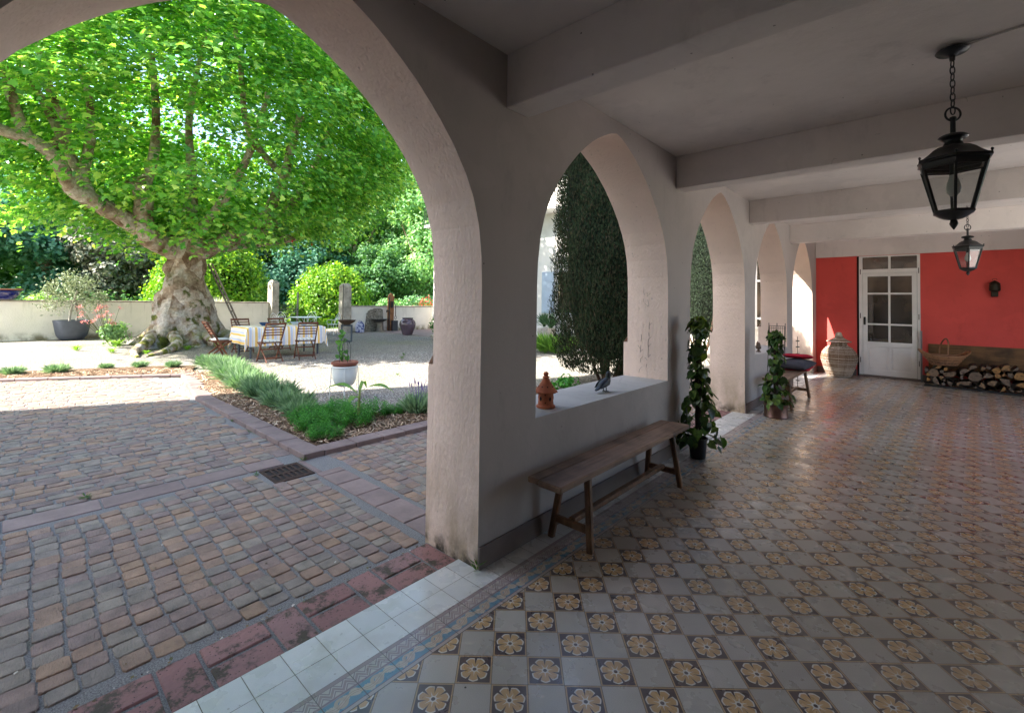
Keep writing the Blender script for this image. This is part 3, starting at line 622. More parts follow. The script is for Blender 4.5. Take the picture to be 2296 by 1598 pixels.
# ---------------------------------------------------------------- figurines on the sills
def loft(b,sp,rs,n=16):
    pts=spline(sp,5); m=len(pts); V=[];F=[]
    def R(i,k):
        t=i/(m-1)*(len(rs)-1); a=int(min(t,len(rs)-2)); f=t-a; f=f*f*(3-2*f); return rs[a][k]+(rs[a+1][k]-rs[a][k])*f
    for i,p in enumerate(pts):
        d=(pts[min(i+1,m-1)]-pts[max(i-1,0)]).normalized(); a=Vector((1,0,0)); c=d.cross(a).normalized()
        for k in range(n): t=2*PI*k/n; V.append(p+a*math.cos(t)*R(i,0)+c*math.sin(t)*R(i,1))
    for i in range(m-1):
        for k in range(n): F.append((i*n+k,i*n+(k+1)%n,(i+1)*n+(k+1)%n,(i+1)*n+k))
    F.append(tuple(range(n-1,-1,-1)));F.append(tuple((m-1)*n+k for k in range(n))); b.add(V,F)
r=empty('bird_figurine',(-.14,3.40,.756),0,'dark cast pigeon figurine standing on the window sill','figurine')
mB=paint('slate_cast_iron',(.018,.021,.028),.5,12,.3,50,.3)
b=MB(); loft(b,[(0,-.135,.028),(0,-.09,.042),(0,-.04,.062),(0,.015,.075),(0,.052,.098),(0,.06,.128),(0,.062,.146),(0,.085,.150),(0,.104,.142)],[(.012,.004),(.022,.009),(.033,.026),(.037,.034),(.033,.032),(.022,.021),(.021,.020),(.020,.018),(.010,.010),(.002,.002)])
b.build('body',mB,r,True)
b=MB(); 
for s in(-1,1): loft(b,[(s*.03,-.1,.045),(s*.036,-.04,.068),(s*.034,.02,.082),(s*.022,.045,.085)],[(.003,.004),(.008,.018),(.009,.024),(.003,.006)],10)
b.build('wings',mB,r,True)
b=MB()
for s in(-1,1):
    b.tube([(s*.013,.005,.05),(s*.015,.012,.006)],.004,6)
    for a in(-.5,0,.5): b.tube([(s*.015,.012,.004),(s*.015+.02*math.sin(a),.012+.024*math.cos(a),.003)],.003,5)
    b.tube([(s*.015,.012,.004),(s*.015,-.006,.003)],.003,5)
b.build('feet',mB,r,True)
r=empty('hen_figurine',(-.12,8.10,.756),0,'small dark pottery hen on the far sill behind the climber','figurine')
mB2=paint('brown_pottery',(.10,.065,.045),.6,12,.3,50,.3)
b=MB(); b.lathe([(.035,0),(.04,.008),(.022,.02),(.018,.035)],16); loft(b,[(0,.062,.145),(0,.045,.105),(0,.01,.072),(0,-.03,.085),(0,-.045,.12),(0,-.05,.145),(0,-.075,.145)],[(.004,.012),(.02,.02),(.04,.036),(.036,.034),(.02,.02),(.018,.018),(.003,.003)]); b.build('body',mB2,r,True)
b=MB()
for k,(y,z) in enumerate([(-.03,.165),(-.042,.170),(-.054,.166)]): b.lathe([(.002,0),(.006,.006),(.003,.014)],8,(0,y,z-.008))
b.build('comb',mB2,r,True)
def terra():
    m=paint('terracotta',(.42,.135,.07),.8,9,.2,60,.3,.003,0,.2,(.25,.09,.05)); r=empty('terracotta_lantern',(-.14,2.60,.756),0,'orange terracotta candle lantern with a scalloped roof and diamond holes on the sill','lantern')
    b=MB(); b.lathe([(.064,0),(.068,.004),(.067,.014),(.056,.020),(.053,.04),(.054,.09),(.056,.115),(.06,.122)],32); b.build('base',m,r,True)
    b=MB(); b.lathe([(.079,.108),(.082,.114),(.070,.128),(.050,.155),(.034,.18),(.022,.20),(.020,.208),(.027,.213),(.020,.219),(.012,.224)],36,fn=lambda t,z,i:1+(.055*math.cos(11*t) if i<2 else .02*math.cos(11*t) if i==2 else 0)); b.lathe([(.008,.220),(.018,.228),(.0195,.238),(.013,.248),(.003,.252)],16); b.build('roof',m,r,True)
    def hole(t,z,w,h,R):
        b=MB(); c=Vector((R*math.cos(t),R*math.sin(t),z)); a=Vector((-math.sin(t),math.cos(t),0)); u=Vector((0,0,1)); b.add([c+u*h,c+a*w,c-u*h,c-a*w],[(0,1,2,3)]).build('painted_hole',M_dark,r)  # flat dark diamonds paint the shade of openings; nothing is cut
    for k in range(5): hole(2*PI*k/5-.35,.067,.010,.020,.0548+.001)
    for k in range(5): hole(2*PI*k/5+.28,.040,.005,.006,.055); hole(2*PI*k/5+.28,.095,.005,.006,.0565)
    for k in range(9):
        b=MB(); t=2*PI*k/9; c=Vector((.0555*math.cos(t),.0555*math.sin(t),.150)); n=Vector((math.cos(t),math.sin(t),.8)).normalized(); a=Vector((-math.sin(t),math.cos(t),0)); u=n.cross(a)
        b.add([c+n*.001+(a*math.cos(q)+u*math.sin(q))*.0055 for q in [PI/4*i for i in range(8)]],[tuple(range(8))]).build('painted_roof_hole',M_dark,r)  # dark discs paint the shaded openings onto the roof
terra()
# stake of discs standing by the last arch
r=empty('garden_stake',(.10,9.89,0),0,'thin rusty stake threaded with small discs in front of the brightest arch','garden stake')
MB().tube([(0,0,0),(0,0,.93)],.0055,6).build('rod',M_iron,r,True)
for z in (.11,.25,.45,.60,.73,.84):
    MB().box(-.03,.03,-.012,.012,z,z+.018,.003).build('disc',M_iron,r)
# little weed at the pier foot
M_weed=leafm('weed_leaf',[(.05,.12,.02),(.10,.2,.04)],.4)
def weed(x,y,z,s,label,n=14,group=None,mat=None,sd=1):
    rr=np.random.default_rng(sd); t=rr.random(n)*2*PI; P=np.c_[.15*s*np.cos(t)*rr.random(n),.15*s*np.sin(t)*rr.random(n),s*rr.random(n)*.5]; U=np.c_[np.cos(t),np.sin(t),rr.uniform(.4,1.6,n)]; N=np.c_[-np.cos(t)*.5,-np.sin(t)*.5,np.ones(n)]
    o=leaves('weed',P,N,U,s*rr.uniform(.4,.8,n),SPRIG[0],SPRIG[1],mat or M_weed); o.location=(x,y,z); return tag(o,label,'weed',group)
weed(.012,1.80,0,.09,'small green weed sprouting at the foot of the near pier',16)
# ================================================================ OUTSIDE
def m_gravel():
    g=G('pale_gravel'); v=g.vor(42.,None,'F1','Color'); s=g.n('SeparateXYZ'); g.set(s.inputs[0],v); d=g.vor(42.,None)
    c=g.ramp(s.outputs[0],[(0,(.16,.145,.125)),(.35,(.36,.33,.29)),(.7,(.50,.46,.41)),(1,(.66,.62,.56))]); c=g.mix(g.ss(d,.25,.6),c,(.16,.14,.12))
    n=g.noise(.35,None,6); c=g.mix(g.mul(g.ss(n,.5,.75),.5),c,(.20,.20,.09)); n2=g.noise(1.9,None,6,.7); c=g.mix(g.mul(g.ss(n2,.58,.75),.6),c,(.17,.14,.10))
    g.pbr(c,.95,g.bump(g.ma('SUBTRACT',1.,d),.02,.9),0,.15); return g.m
def m_lawn():
    g=G('rough_grass'); c=g.ramp(g.noise(1.2,None,8,.7),[(.3,(.035,.07,.012)),(.7,(.10,.16,.03))]); g.pbr(c,1,g.bump(g.noise(30),.05,1),0,.1); return g.m
gr=MB(); gr.add([(-1500,-1500,-.09),(1500,-1500,-.09),(1500,1500,-.09),(-1500,1500,-.09)],[(0,1,2,3)]); tag(gr.build('ground',m_lawn()),'rough green lawn stretching away beyond the courtyard walls','ground',None,'structure')
n=60; V=[];F=[]
for i in range(n+1):
    for j in range(n+1):
        x=-21.2+20.9*i/n; y=-14+29*j/n; V.append((x,y,-.036+.006*math.sin(x*1.3+y)*math.sin(y*1.1)))
F=[(i*(n+1)+j,(i+1)*(n+1)+j,(i+1)*(n+1)+j+1,i*(n+1)+j+1) for i in range(n) for j in range(n)]
tag(raw('gravel_court',V,F,m_gravel(),None,True),'pale gravel courtyard in sun and dappled shade','gravel',None,'structure')
# loose pebbles
def pebbles():
    k=9000; X=rng.uniform(-9.5,-2.9,k); Y=rng.uniform(2.9,8.5,k); P=np.c_[X,Y,np.full(k,-.030)]
    m=~((X>-3.7)&(Y<6.2))&~((X>-9.)&(Y<3.05)); P=P[m]; k=len(P)
    sh=[(1,0,0),(0,1,0),(-1,0,0),(0,-1,0),(0,0,.8),(.1,.1,-.5)]; fc=[(0,1,4),(1,2,4),(2,3,4),(3,0,4)]
    o=leaves('loose_gravel',P,np.c_[rng.normal(0,.25,(k,2)),np.ones(k)],rdir(k)*[1,1,.1],rng.uniform(.006,.016,k),sh,fc,PEB); tag(o,'loose pale pebbles lying over the gravel','gravel',None,'stuff')
g=G('pebble'); g.pbr(g.ramp(g.rnd(),[(0,(.12,.11,.10)),(.5,(.36,.33,.3)),(1,(.62,.58,.53))]),.85); PEB=g.m
pebbles()
# ---------------------------------------------------------------- stone paving
def m_sett():
    g=G('porphyry_sett'); r=g.rnd(); c=g.ramp(r,[(0,(.30,.20,.15)),(.14,(.25,.225,.19)),(.28,(.26,.185,.165)),(.42,(.33,.215,.15)),(.52,(.225,.21,.19)),(.64,(.235,.175,.165)),(.74,(.36,.23,.145)),(.84,(.27,.25,.21)),(.93,(.19,.145,.14)),(1,(.30,.20,.165))],'CONSTANT')
    n=g.noise(9.,None,6,.65); c=g.mix(.38,c,(.245,.19,.16)); c=g.mix(.7,c,g.mix(1.,c,g.ramp(n,[(.3,(.55,.55,.55)),(.7,(1.45,1.4,1.35))]),'MULTIPLY')); sp=g.noise(300.,None,2); c=g.mix(g.ss(sp,.66,.74),c,(.4,.38,.36))
    v=g.co((1,4,1)); g.pbr(c,.72,g.bump(g.noise(38.,v,6,.7),.014,.9),0,.3); return g.m
def m_mortar():
    g=G('gritty_joint'); n=g.noise(160.,None,4,.7); c=g.ramp(n,[(.32,(.09,.088,.085)),(.68,(.36,.35,.34))]); c=g.mix(g.ss(g.noise(2.2,None,5),.6,.75),c,(.09,.11,.04)); g.pbr(c,.95,g.bump(n,.01,1),0,.2); return g.m
M_sett=m_sett(); M_mort=m_mortar()
def slabm(name,a,b_): 
    g=G(name); r=g.rnd(); c=g.ramp(r,[(0,a),(1,b_)]); n=g.noise(5.,None,6,.7); c=g.mix(.6,c,g.mix(1.,c,g.ramp(n,[(.3,(.65,.62,.62)),(.7,(1.3,1.3,1.3))]),'MULTIPLY')); g.pbr(c,.7,g.bump(g.noise(60,None,5),.005,.6),0,.3); return g.m
M_slab=slabm('porphyry_slab',(.19,.14,.13),(.235,.175,.16))
def brickm():
    g=G('worn_red_brick'); r=g.rnd(); c=g.ramp(r,[(0,(.25,.125,.115)),(.5,(.30,.15,.135)),(1,(.25,.16,.155))]); n=g.noise(9.,None,6,.7)
    c=g.mix(g.ss(n,.52,.68),c,(.13,.085,.08)); m=g.noise(6.,None,6,.75); c=g.mix(g.mul(g.ss(m,.50,.60),.9),c,(.055,.048,.03)); p=g.vor(55.); c=g.mix(g.lt(p,.16),c,(.05,.03,.03)); c=g.mix(g.mul(g.gt(r,.8),.5),c,(.10,.09,.06))
    g.pbr(c,.7,g.bump(g.add(n,g.mul(p,.3)),.008,.8),0,.3); return g.m
M_brick=brickm()
SX=lambda y: -10.2+.6*y        # slanting far kerb
def stone(V,F,cx,cy,lx,ly,R,zt=-.017):
    k=len(V); n=8; c=.22; tz=R.uniform(-.0035,.0035); a=R.uniform(-.025,.025); ca,sa=math.cos(a),math.sin(a); tx,ty=R.uniform(-.025,.025),R.uniform(-.025,.025)
    pts=[]
    for (u,v) in ((-1+c,-1),(1-c,-1),(1,-1+c),(1,1-c),(1-c,1),(-1+c,1),(-1,1-c),(-1,-1+c)):
        pts.append((u*lx/2*(1+R.uniform(-.04,.04)),v*ly/2*(1+R.uniform(-.03,.03))))
    for s,z in ((1,-.05),(1,-.009),(.975,-.0025),(.92,0)):
        for u,v in pts:
            x=u*s;y=v*s; V.append((cx+x*ca-y*sa,cy+x*sa+y*ca,zt+z+tz+x*tx+y*ty))
    V.append((cx,cy,zt+tz+.0012))
    for i in range(3): F.extend([(k+i*n+j,k+i*n+(j+1)%n,k+(i+1)*n+(j+1)%n,k+(i+1)*n+j) for j in range(n)])
    F.extend([(k+3*n+j,k+3*n+(j+1)%n,k+4*n) for j in range(n)])
def paving():
    R=random.Random(11); V=[];F=[]
    def ok(x,y,h=.05):
        if x>-.45-.03: return False
        if -2.76-h<x<-2.515+h and y<1.90: return False             # drain channel slabs
        if -2.50<x<-2.10 and 1.53<y<1.88: return False         # drain grate
        if x<-2.50 and y>1.93-h: return False
        if x>-2.50 and 1.86-h<y<2.10+h: return False
        if x<SX(y)+.1: return False
        return True
    # near field: columns along x with fixed y pitch; far field: courses along y, staggered
    y=-4.4; 
    while y<9.5:
        p=.112; x=-.50-R.random()*.06; 
        xe=-2.50 
        while x>xe:
            lx=R.uniform(.082,.108)
            if y>2.1 or True:
                wy=y+.018*math.sin((x+.3)*2.6)+.006*math.sin(x*9+y)
                if ok(x-lx/2,wy): stone(V,F,x-lx/2+.0,wy+R.uniform(-.005,.005),lx,p-R.uniform(.007,.016),R)
            x-=lx+R.uniform(.002,.006)
        y+=p
    x=-2.815
    while x>-10.6:
        lx=R.uniform(.088,.10); y=-4.4-R.random()*.12
        if True:
            while y<2.0:
                ly=R.uniform(.105,.165)
                if ok(x,y+ly/2,.045): stone(V,F,x,y+ly/2,lx-.001,ly,R)
                y+=ly+R.uniform(.006,.014)
        x-=lx+.006
    # outer strip beyond the sun line
    o=raw('sett_paving',V,F,M_sett,None,False); tag(o,'worn porphyry setts in brown, grey and mauve covering the yard by the arches','paving',None,'structure')
    b=MB(); Zj=-.0245; b.add([(-.47,-4.5,Zj),(-.47,9.6,Zj),(-2.5,9.6,Zj),(-2.5,-4.5,Zj)],[(0,1,2,3)]); b.add([(-2.5,-4.5,Zj),(-2.5,2.0,Zj),(SX(2),2.0,Zj),(SX(-4.5),-4.5,Zj)],[(0,1,2,3)]); b.box(-.462,-.162,-4,12.3,-.05,-.0125); b.build('joint_sand',M_mort,o)
    b=MB(); R=random.Random(5); y=-4.3
    while y<1.5:
        l=R.uniform(.30,.55); b.box(-2.745,-2.52,y,min(y+l,1.89)-.012,-.06,-.016+R.uniform(-.002,.002),.004); y+=l
    x=-.52; 
    while x>-2.05:
        l=R.uniform(.24,.36); b.box(max(x-l,-2.10)+.010,x,1.872,2.085,-.06,-.015+R.uniform(-.002,.002),.005); x-=l
    b.box(-2.505,-2.10,1.885,1.93,-.06,-.016,.004); b.build('slab_band',M_slab,o)
    b=MB(); R=random.Random(9)
    for y0,y1 in ((-.22,1.82),(4.93,6.93),(10.0,12.0),(-2.76,-.72)):
        y=y0; k=0 
        while y<y1-.05:
            if k%2==0:
                l=min(.26,y1-y); b.box(-.452,-.315,y,y+l-.012,-.06,-.006+R.uniform(-.003,.002),.006); b.box(-.303,-.168,y,y+l-.012,-.06,-.006+R.uniform(-.003,.002),.006); y+=l
            else: l=min(.15,y1-y); b.box(-.452,-.168,y,y+l-.012,-.06,-.007+R.uniform(-.003,.002),.006); y+=l
            k+=1
    b.build('threshold_bricks',M_brick,o)
    return o
PV=paving()
def kerbs():
    b=MB(); R=random.Random(2); x=-2.50; first=True
    while x>-9.0:
        l=R.uniform(.24,.36); yo=1.94+(.0 if x>-6 else (-6-x)*.15); b.box(x-l+.008,x,yo,yo+.20,-.06,.030+R.uniform(-.003,.003),.006); x-=l
    y=2.148
    while y<6.4:
        l=R.uniform(.24,.34); b.box(-2.70,-2.495,y,y+l-.008,-.06,.030+R.uniform(-.003,.003),.006); y+=l
    y=-4.2
    while y<2.2:
        l=.4; p=(SX(y),y,.0);q=(SX(y+l-.01),y+l-.01,.0); b.bar(p,q,.12,.06,(0,0,1),1); y+=l
    tag(b.build('kerb',M_slab),'low mauve stone kerb edging the planted beds','kerb',None,'structure')
kerbs()
# mulch beds
M_soil=paint('dark_soil',(.13,.085,.055),.95,5,.4,40,1,.03,0,.1)
def bed(name,poly,label):
    n=len(poly); cx=sum(p[0] for p in poly)/n; cy=sum(p[1] for p in poly)/n
    V=[(x,y,.005) for x,y in poly]+[(cx+(x-cx)*.8,cy+(y-cy)*.8,.035) for x,y in poly]; F=[(i,(i+1)%n,n+(i+1)%n,n+i) for i in range(n)]+[tuple(range(n,2*n))]
    return tag(raw(name,V,F,M_soil),label,'garden bed',None,'structure')
bed('garden_bed',[(-2.70,2.145),(-2.70,3.05),(-3.5,3.05),(-5.2,3.0),(-7,3.1),(-8.9,3.1),(-8.9,2.5),(-6.1,2.15)],'mulched planting bed running along the kerb')
bed('garden_bed',[(-2.70,3.0),(-2.70,6.4),(-3.45,6.4),(-3.6,3.0)],'mulched planting bed beside the paving under the arches')
bed('garden_bed',[(SX(-4.2)-.06,-4.2),(SX(2.4)-.06,2.4),(SX(2.4)-1.3,2.9),(SX(-1)-.9,-1),(SX(-4.2)-.8,-4.2)],'mulched strip along the slanting far kerb')
def chips():
    P=[]
    def reg(n,fx):
        for _ in range(n): P.append(fx())
    U_=rng.uniform
    reg(2600,lambda:(U_(-3.45,-2.71),U_(2.2,4.6),.03)); reg(2600,lambda:(U_(-7,-2.9),U_(2.15,2.5),.03)); reg(1500,lambda:(U_(-9,-7),U_(2.35,3.2),.03))
    def c():
        y=U_(-.6,2.6); return (SX(y)-U_(.1,.9),y,.03)
    reg(2600,c)
    P=np.array(P); k=len(P); P[:,2]=rng.uniform(.012,.048,k)
    sh=[(-.14,-1,0),(.14,-1,.02),(.17,1,0),(-.15,1,.05)]
    tag(leaves('mulch',P,np.c_[rng.normal(0,.45,(k,2)),np.ones(k)],rdir(k)*[1,1,.25],rng.uniform(.012,.042,k),sh,[(0,1,2,3)],MCH),'pale shredded wood mulch scattered over the beds','mulch',None,'stuff')
g=G('wood_mulch'); g.pbr(g.ramp(g.rnd(),[(0,(.14,.085,.05)),(.4,(.32,.20,.12)),(.75,(.48,.34,.22)),(1,(.62,.49,.35))]),.8); MCH=g.m
chips()
# drain grate
r=empty('drain_grate',(-2.30,1.705,-.02),0,'rusty iron drain grate with two rows of slots in the paving','drain grate')
m=paint('rusty_iron',(.05,.028,.022),.8,30,.5,90,.6,.004,.2,.3)
b=MB(); X0,X1,Y0,Y1=-.19,.19,-.165,.165
b.box(X0,X1,Y0,Y0+.03,-.02,.004,.002); b.box(X0,X1,Y1-.03,Y1,-.02,.004,.002); b.box(X0,X0+.05,Y0+.03,Y1-.03,-.02,.0038); b.box(X1-.05,X1,Y0+.03,Y1-.03,-.02,.0038); b.box(-.022,.022,Y0+.03,Y1-.03,-.02,.0037)
for k in range(1,6):
    y=Y0+.03+(Y1-Y0-.06)*k/6; b.box(X0+.05,-.022,y-.009,y+.009,-.02,.0036); b.box(.022,X1-.05,y-.009,y+.009,-.02,.0036)
b.build('grate',m,r); MB().box(X0+.02,X1-.02,Y0+.02,Y1-.02,-.0032,-.0028).build('dark_pit',M_dark,r)  # thin near-black sheet close under the bars paints the shade below
# ---------------------------------------------------------------- bedding plants
M_lav=leafm('lavender_leaf',[(.15,.25,.13),(.26,.38,.22),(.40,.52,.34)],.45,.6,(1.2,1.3,.9))
M_pur=paint('lavender_flower',(.16,.10,.30),.8)
M_bush=leafm('fresh_green_leaf',[(.03,.13,.02),(.055,.24,.03),(.11,.36,.05)],.35,.4)
def tuft(name,n,h,rad,mat,flower=0,seed=1,spread=.9,wd=1.):
    rr=np.random.default_rng(seed); r=empty(name); t=rr.random(n)*2*PI; q=rr.random(n)**.5
    P=np.c_[rad*.45*q*np.cos(t),rad*.45*q*np.sin(t),rr.random(n)*.25*h]; U=np.c_[np.cos(t)*spread*q,np.sin(t)*spread*q,np.ones(n)]+rr.normal(0,.12,(n,3)); N=np.c_[np.cos(t),np.sin(t),-.3*np.ones(n)]+rr.normal(0,.5,(n,3))
    sh=[(a*wd,b_,c) for a,b_,c in BLADE[0]]; leaves('foliage',P,N,U,h*rr.uniform(.55,1.,n),sh,BLADE[1],mat,r)
    if flower:
        b=MB()
        for i in range(flower):
            a=rr.random()*2*PI; l=h*rr.uniform(1.15,1.55); k=rr.uniform(.15,.5); tip=(math.cos(a)*k*l*.8,math.sin(a)*k*l*.8,l); b.tube([(0,0,.1*h),tip],.0018,3); b.tube([tip,(tip[0]*1.05,tip[1]*1.05,tip[2]+.045)],[.007,.004],5)
        b.build('flower_spike',M_pur,r)
    return r
lavA=tuft('lavender_plant',620,.40,.42,M_lav,0,4,.85,.55); spots=[(-3.95,2.52,.75),(-4.3,2.62,.9),(-4.7,2.55,.85),(-5.1,2.72,1.),(-5.5,2.6,.95),(-5.95,2.75,1.05),(-6.4,2.65,1.),(-6.85,2.8,1.1),(-7.35,2.75,1.05),(-7.9,2.95,1.1),(-8.5,3.0,1.1),(-9.1,3.0,1.),(-9.7,3.0,.9)]
for i,(x,y,s) in enumerate(spots):
    o=lavA if i==0 else copy_tree(lavA); o.location=(x,y,.02); o.rotation_euler=(0,0,i*1.7); o.scale=(s*.75,s*.75,s*.72); tag(o,'grey-green lavender clump in the dense row along the kerb','lavender','lavender clumps along the kerb')
for i,(x,y,s) in enumerate([(-11.0,-.5,.5),(-10.7,.15,.5),(-10.5,.72,.55),(-10.6,1.45,.36),(-10.35,1.95,.42),(-10.0,2.45,.42)]):
    o=copy_tree(lavA); o.location=(x,y,.02); o.rotation_euler=(0,0,i*2.1+1); o.scale=(s,s,s*.8); tag(o,'young lavender tuft spaced along the slanting mulch strip','lavender','young lavender tufts on the far strip')
lb=tuft('lavender_plant',520,.26,.34,M_lav,16,9,.8); lb.location=(-3.12,3.72,.02); tag(lb,'flowering lavender with purple spikes at the end of the mulched bed','lavender')
lb2=copy_tree(lb); lb2.location=(-3.15,4.4,.02); lb2.rotation_euler=(0,0,2); lb2['label']='flowering lavender partly hidden behind the near pier'
def bush(n,h,rad,seed):
    rr=np.random.default_rng(seed); r=empty('green_bedding_plant'); P=[];N=[];U=[];S=[]
    for i in range(n):
        a=rr.random()*2*PI;q=rr.random()**.5; base=np.array([math.cos(a)*q*rad*.8,math.sin(a)*q*rad*.8,0]); tip=base*1.25+np.array([0,0,h*(1-.45*q*q)*rr.uniform(.8,1.1)]); d=(tip-base); 
        for j in range(16):
            k=.25+.75*j/15; p=base+d*k; t=j*2.4+rr.random(); ou=np.array([math.cos(t),math.sin(t),.55+.9*(k>.9)]); P.append(p);U.append(ou);N.append(np.array([-math.cos(t)*.5,-math.sin(t)*.5,1.]));S.append(.055*(1.15-.45*k))
    sh=[(0,0,0),(.13,.35,.04),(.10,.75,0),(0,1,-.1),(-.10,.75,0),(-.13,.35,.04)]; leaves('foliage',P,N,U,S,sh,[(0,1,2,3,4,5)],M_bush,r); return r
bs=bush(70,.25,.26,5)
for i,(x,y,s) in enumerate([(-2.93,2.35,.8),(-3.25,2.40,.95),(-3.62,2.48,.95),(-3.15,2.80,1.),(-3.55,2.85,1.0),(-3.40,3.20,.95),(-3.30,3.45,.6),(-3.95,2.62,.75),(-3.85,2.95,.8)]):
    o=bs if i==0 else copy_tree(bs); o.location=(x,y,.0); o.rotation_euler=(0,0,i*1.3); o.scale=(s,s,s*(1.05 if i else .9)); tag(o,'lush bright green clump filling the corner of the bed','bedding plant','green clumps in the corner bed')
# banana
r=empty('banana_plant',(-3.25,2.92,.06),0,'young banana plant with three broad leaves in the green clumps','banana plant')
m=leafm('banana_leaf',[(.14,.28,.05),(.2,.36,.07)],.4,.4); 
MB().tube([(0,0,0),(.004,0,.1),(.0,.01,.30),(.0,.01,.36)],[.021,.018,.014,.008],10).build('stem',paint('banana_stem',(.22,.28,.08),.5,12,.3),r,True)
b=MB()
def bigleaf(b,a,L,W,up,z0):
    ca,sa=math.cos(a),math.sin(a); V=[];n=12
    for i in range(n+1):
        t=i/n; d=.02+L*t; z=z0+up*L*t-L*.9*t*t*up*1.1; w=W*math.sin(PI*min(1,.06+t*.94))**.6*(1-.15*t)
        for s in(-1,-.5,0,.5,1): V.append((ca*d-sa*w*s,sa*d+ca*w*s,z+.25*w*abs(s)-.0+.006*math.sin(9*t+2*s)))
    b.add(V,[(i*5+j,(i+1)*5+j,(i+1)*5+j+1,i*5+j+1) for i in range(n) for j in range(4)])
bigleaf(b,3.9,.42,.06,1.0,.30); bigleaf(b,.75,.40,.065,.8,.32); bigleaf(b,5.4,.28,.05,.4,.26); bigleaf(b,2.2,.2,.03,1.9,.33); b.build('leaves',m,r,True)
# planter on a white stand
r=empty('plant_stand',(-4.88,3.60,-.03),.3,'white wire stand holding a pale bowl planter on the gravel','plant stand'); mw=paint('white_enamel',(.75,.76,.72),.4,6,.08,20,.05)
b=MB(); b.tube(circ((0,0,.485),.195,36),.007,6,True); b.build('ring',mw,r,True)
for k in range(4):
    a=PI/4+PI/2*k; MB().tube([(.195*math.cos(a),.195*math.sin(a),.49),(.215*math.cos(a),.215*math.sin(a),.0)],.0065,6).build('leg',mw,r,True)
MB().lathe([(.02,.175),(.08,.18),(.135,.21),(.172,.28),(.186,.38),(.19,.50),(.18,.50)],36).build('bowl',mw,r,True)
mt=paint('terracotta_pot',(.22,.075,.045),.75,9,.25,50,.3)
r2=empty('potted_seedling',(-4.88,3.60,.40),0,'terracotta pot with a seedling climbing a wire hoop, set in the white stand','potted plant')
b=MB(); b.lathe([(.15,0),(.178,.09),(.20,.095),(.204,.13),(.19,.135),(.178,.12)],36); b.build('pot',mt,r2,True); MB().lathe([(.001,.105),(.18,.105)],24,cap=(False,False)).build('soil',M_soil,r2)
b=MB()
for a in(0,1.3): b.tube([(math.cos(a)*x,math.sin(a)*x,z) for x,z in [(-.075,.1),(-.085,.25),(-.085,.37),(-.05,.45),(0,.475),(.05,.45),(.085,.37),(.085,.25),(.075,.1)]],.0045,6)
b.build('wire_hoop',M_iron,r2,True)
b=MB(); b.tube(spline([(-.05,0,.1),(-.07,.02,.3),(-.04,0,.45),(-.1,-.02,.55)],5),.004,5); b.build('stem',M_stem,r2,True)
rr=np.random.default_rng(5); k=16; P=[(-.06+rr.normal(0,.04),rr.normal(0,.035),z) for z in list(rr.uniform(.28,.62,12))+list(rr.uniform(.12,.2,4))]; leaves('foliage',P,rdir(k)*.5+np.array([.5,-.6,.5]),rdir(k)+np.array([0,0,-.4]),rr.uniform(.06,.10,k),HEART[0],HEART[1],leafm('vine_leaf',[(.04,.13,.02),(.09,.22,.04)],.4),r2)
# ---------------------------------------------------------------- garden walls and gate
M_gw=m_roughcast('garden_wall_render',(.85,.79,.70),False,True)
def gwall(name,p,q,h,label,th=.3):
    r=empty(name,(0,0,0),0,label,'garden wall'); d=(Vector(q)-Vector(p)).normalized(); 
    MB().bar((p[0],p[1],h/2-.06),(q[0],q[1],h/2-.06),th,h+.0).build('wall',M_gw,r)
    MB().bar((p[0],p[1],h-.03),(q[0],q[1],h-.03),th+.10,.055,(0,0,1),1).build('coping',paint('weathered_coping',(.33,.29,.23),.9,3,.35,30,.5,.01,0,.2,(.1,.09,.05)),r); return r
gwall('garden_wall',(-20.95,-14,0),(-20.95,8.25,0),1.34,'long low cream garden wall behind the great plane tree')
gwall('garden_wall',(-18.55,11.1,0),(-18.1,16.9,0),1.22,'low stained garden wall behind the fountain and the glazed jar')
M_stone=paint('rough_stone_post',(.40,.36,.30),.9,4,.3,25,.8,.02,0,.2,(.2,.18,.13))
def gpost(x,y,h,w,rz,label):
    b=MB(); V=[(sx*w/2,sy*w/2,z) for z in(-.05,h-.14) for sx,sy in((-1,-1),(1,-1),(1,1),(-1,1))]+[(-w*.28,-w*.28,h),(w*.28,-w*.28,h),(w*.28,w*.28,h),(-w*.28,w*.28,h)]
    b.add(V,[(0,1,5,4),(1,2,6,5),(2,3,7,6),(3,0,4,7),(4,5,9,8),(5,6,10,9),(6,7,11,10),(7,4,8,11),(8,9,10,11)]); o=b.build('gate_post',M_stone); o.location=(x,y,0); o.rotation_euler=(0,0,rz); return tag(o,label,'gate post',None)
gpost(-20.8,8.45,2.36,.34,.25,'tall stone gate post at the end of the long cream wall'); gpost(-18.45,10.78,2.26,.40,.1,'tall stone gate post beside the stained wall and the rounded hedge')
tag(MB().tube([(-18.2,10.55,0),(-18.2,10.55,2.2)],.02,8).build('iron_pole',M_iron,None,True),'thin black iron pole standing against the right gate post','pole')
def gate():
    r=empty('iron_gate',(-20.95,8.72,0),math.radians(118),'black iron bar gate standing open at the tall post','gate'); L=1.35
    b=MB(); b.bar((0,0,.12),(L,0,.12),.03,.035); b.bar((0,0,1.0),(L,0,1.0),.03,.03); b.bar((0,0,0),(0,0,1.5),.04,.04,(1,0,0)); b.bar((L,0,.0),(L,0,1.85),.06,.06,(1,0,0)); b.bar((0,0,.15),(L,0,.98),.02,.02); b.build('gate_frame',M_iron,r)
    b=MB()
    for k in range(1,15): b.tube([(L*k/15,0,.12),(L*k/15,0,1.22)],.008,5)
    b.build('bars',M_iron,r)
gate()
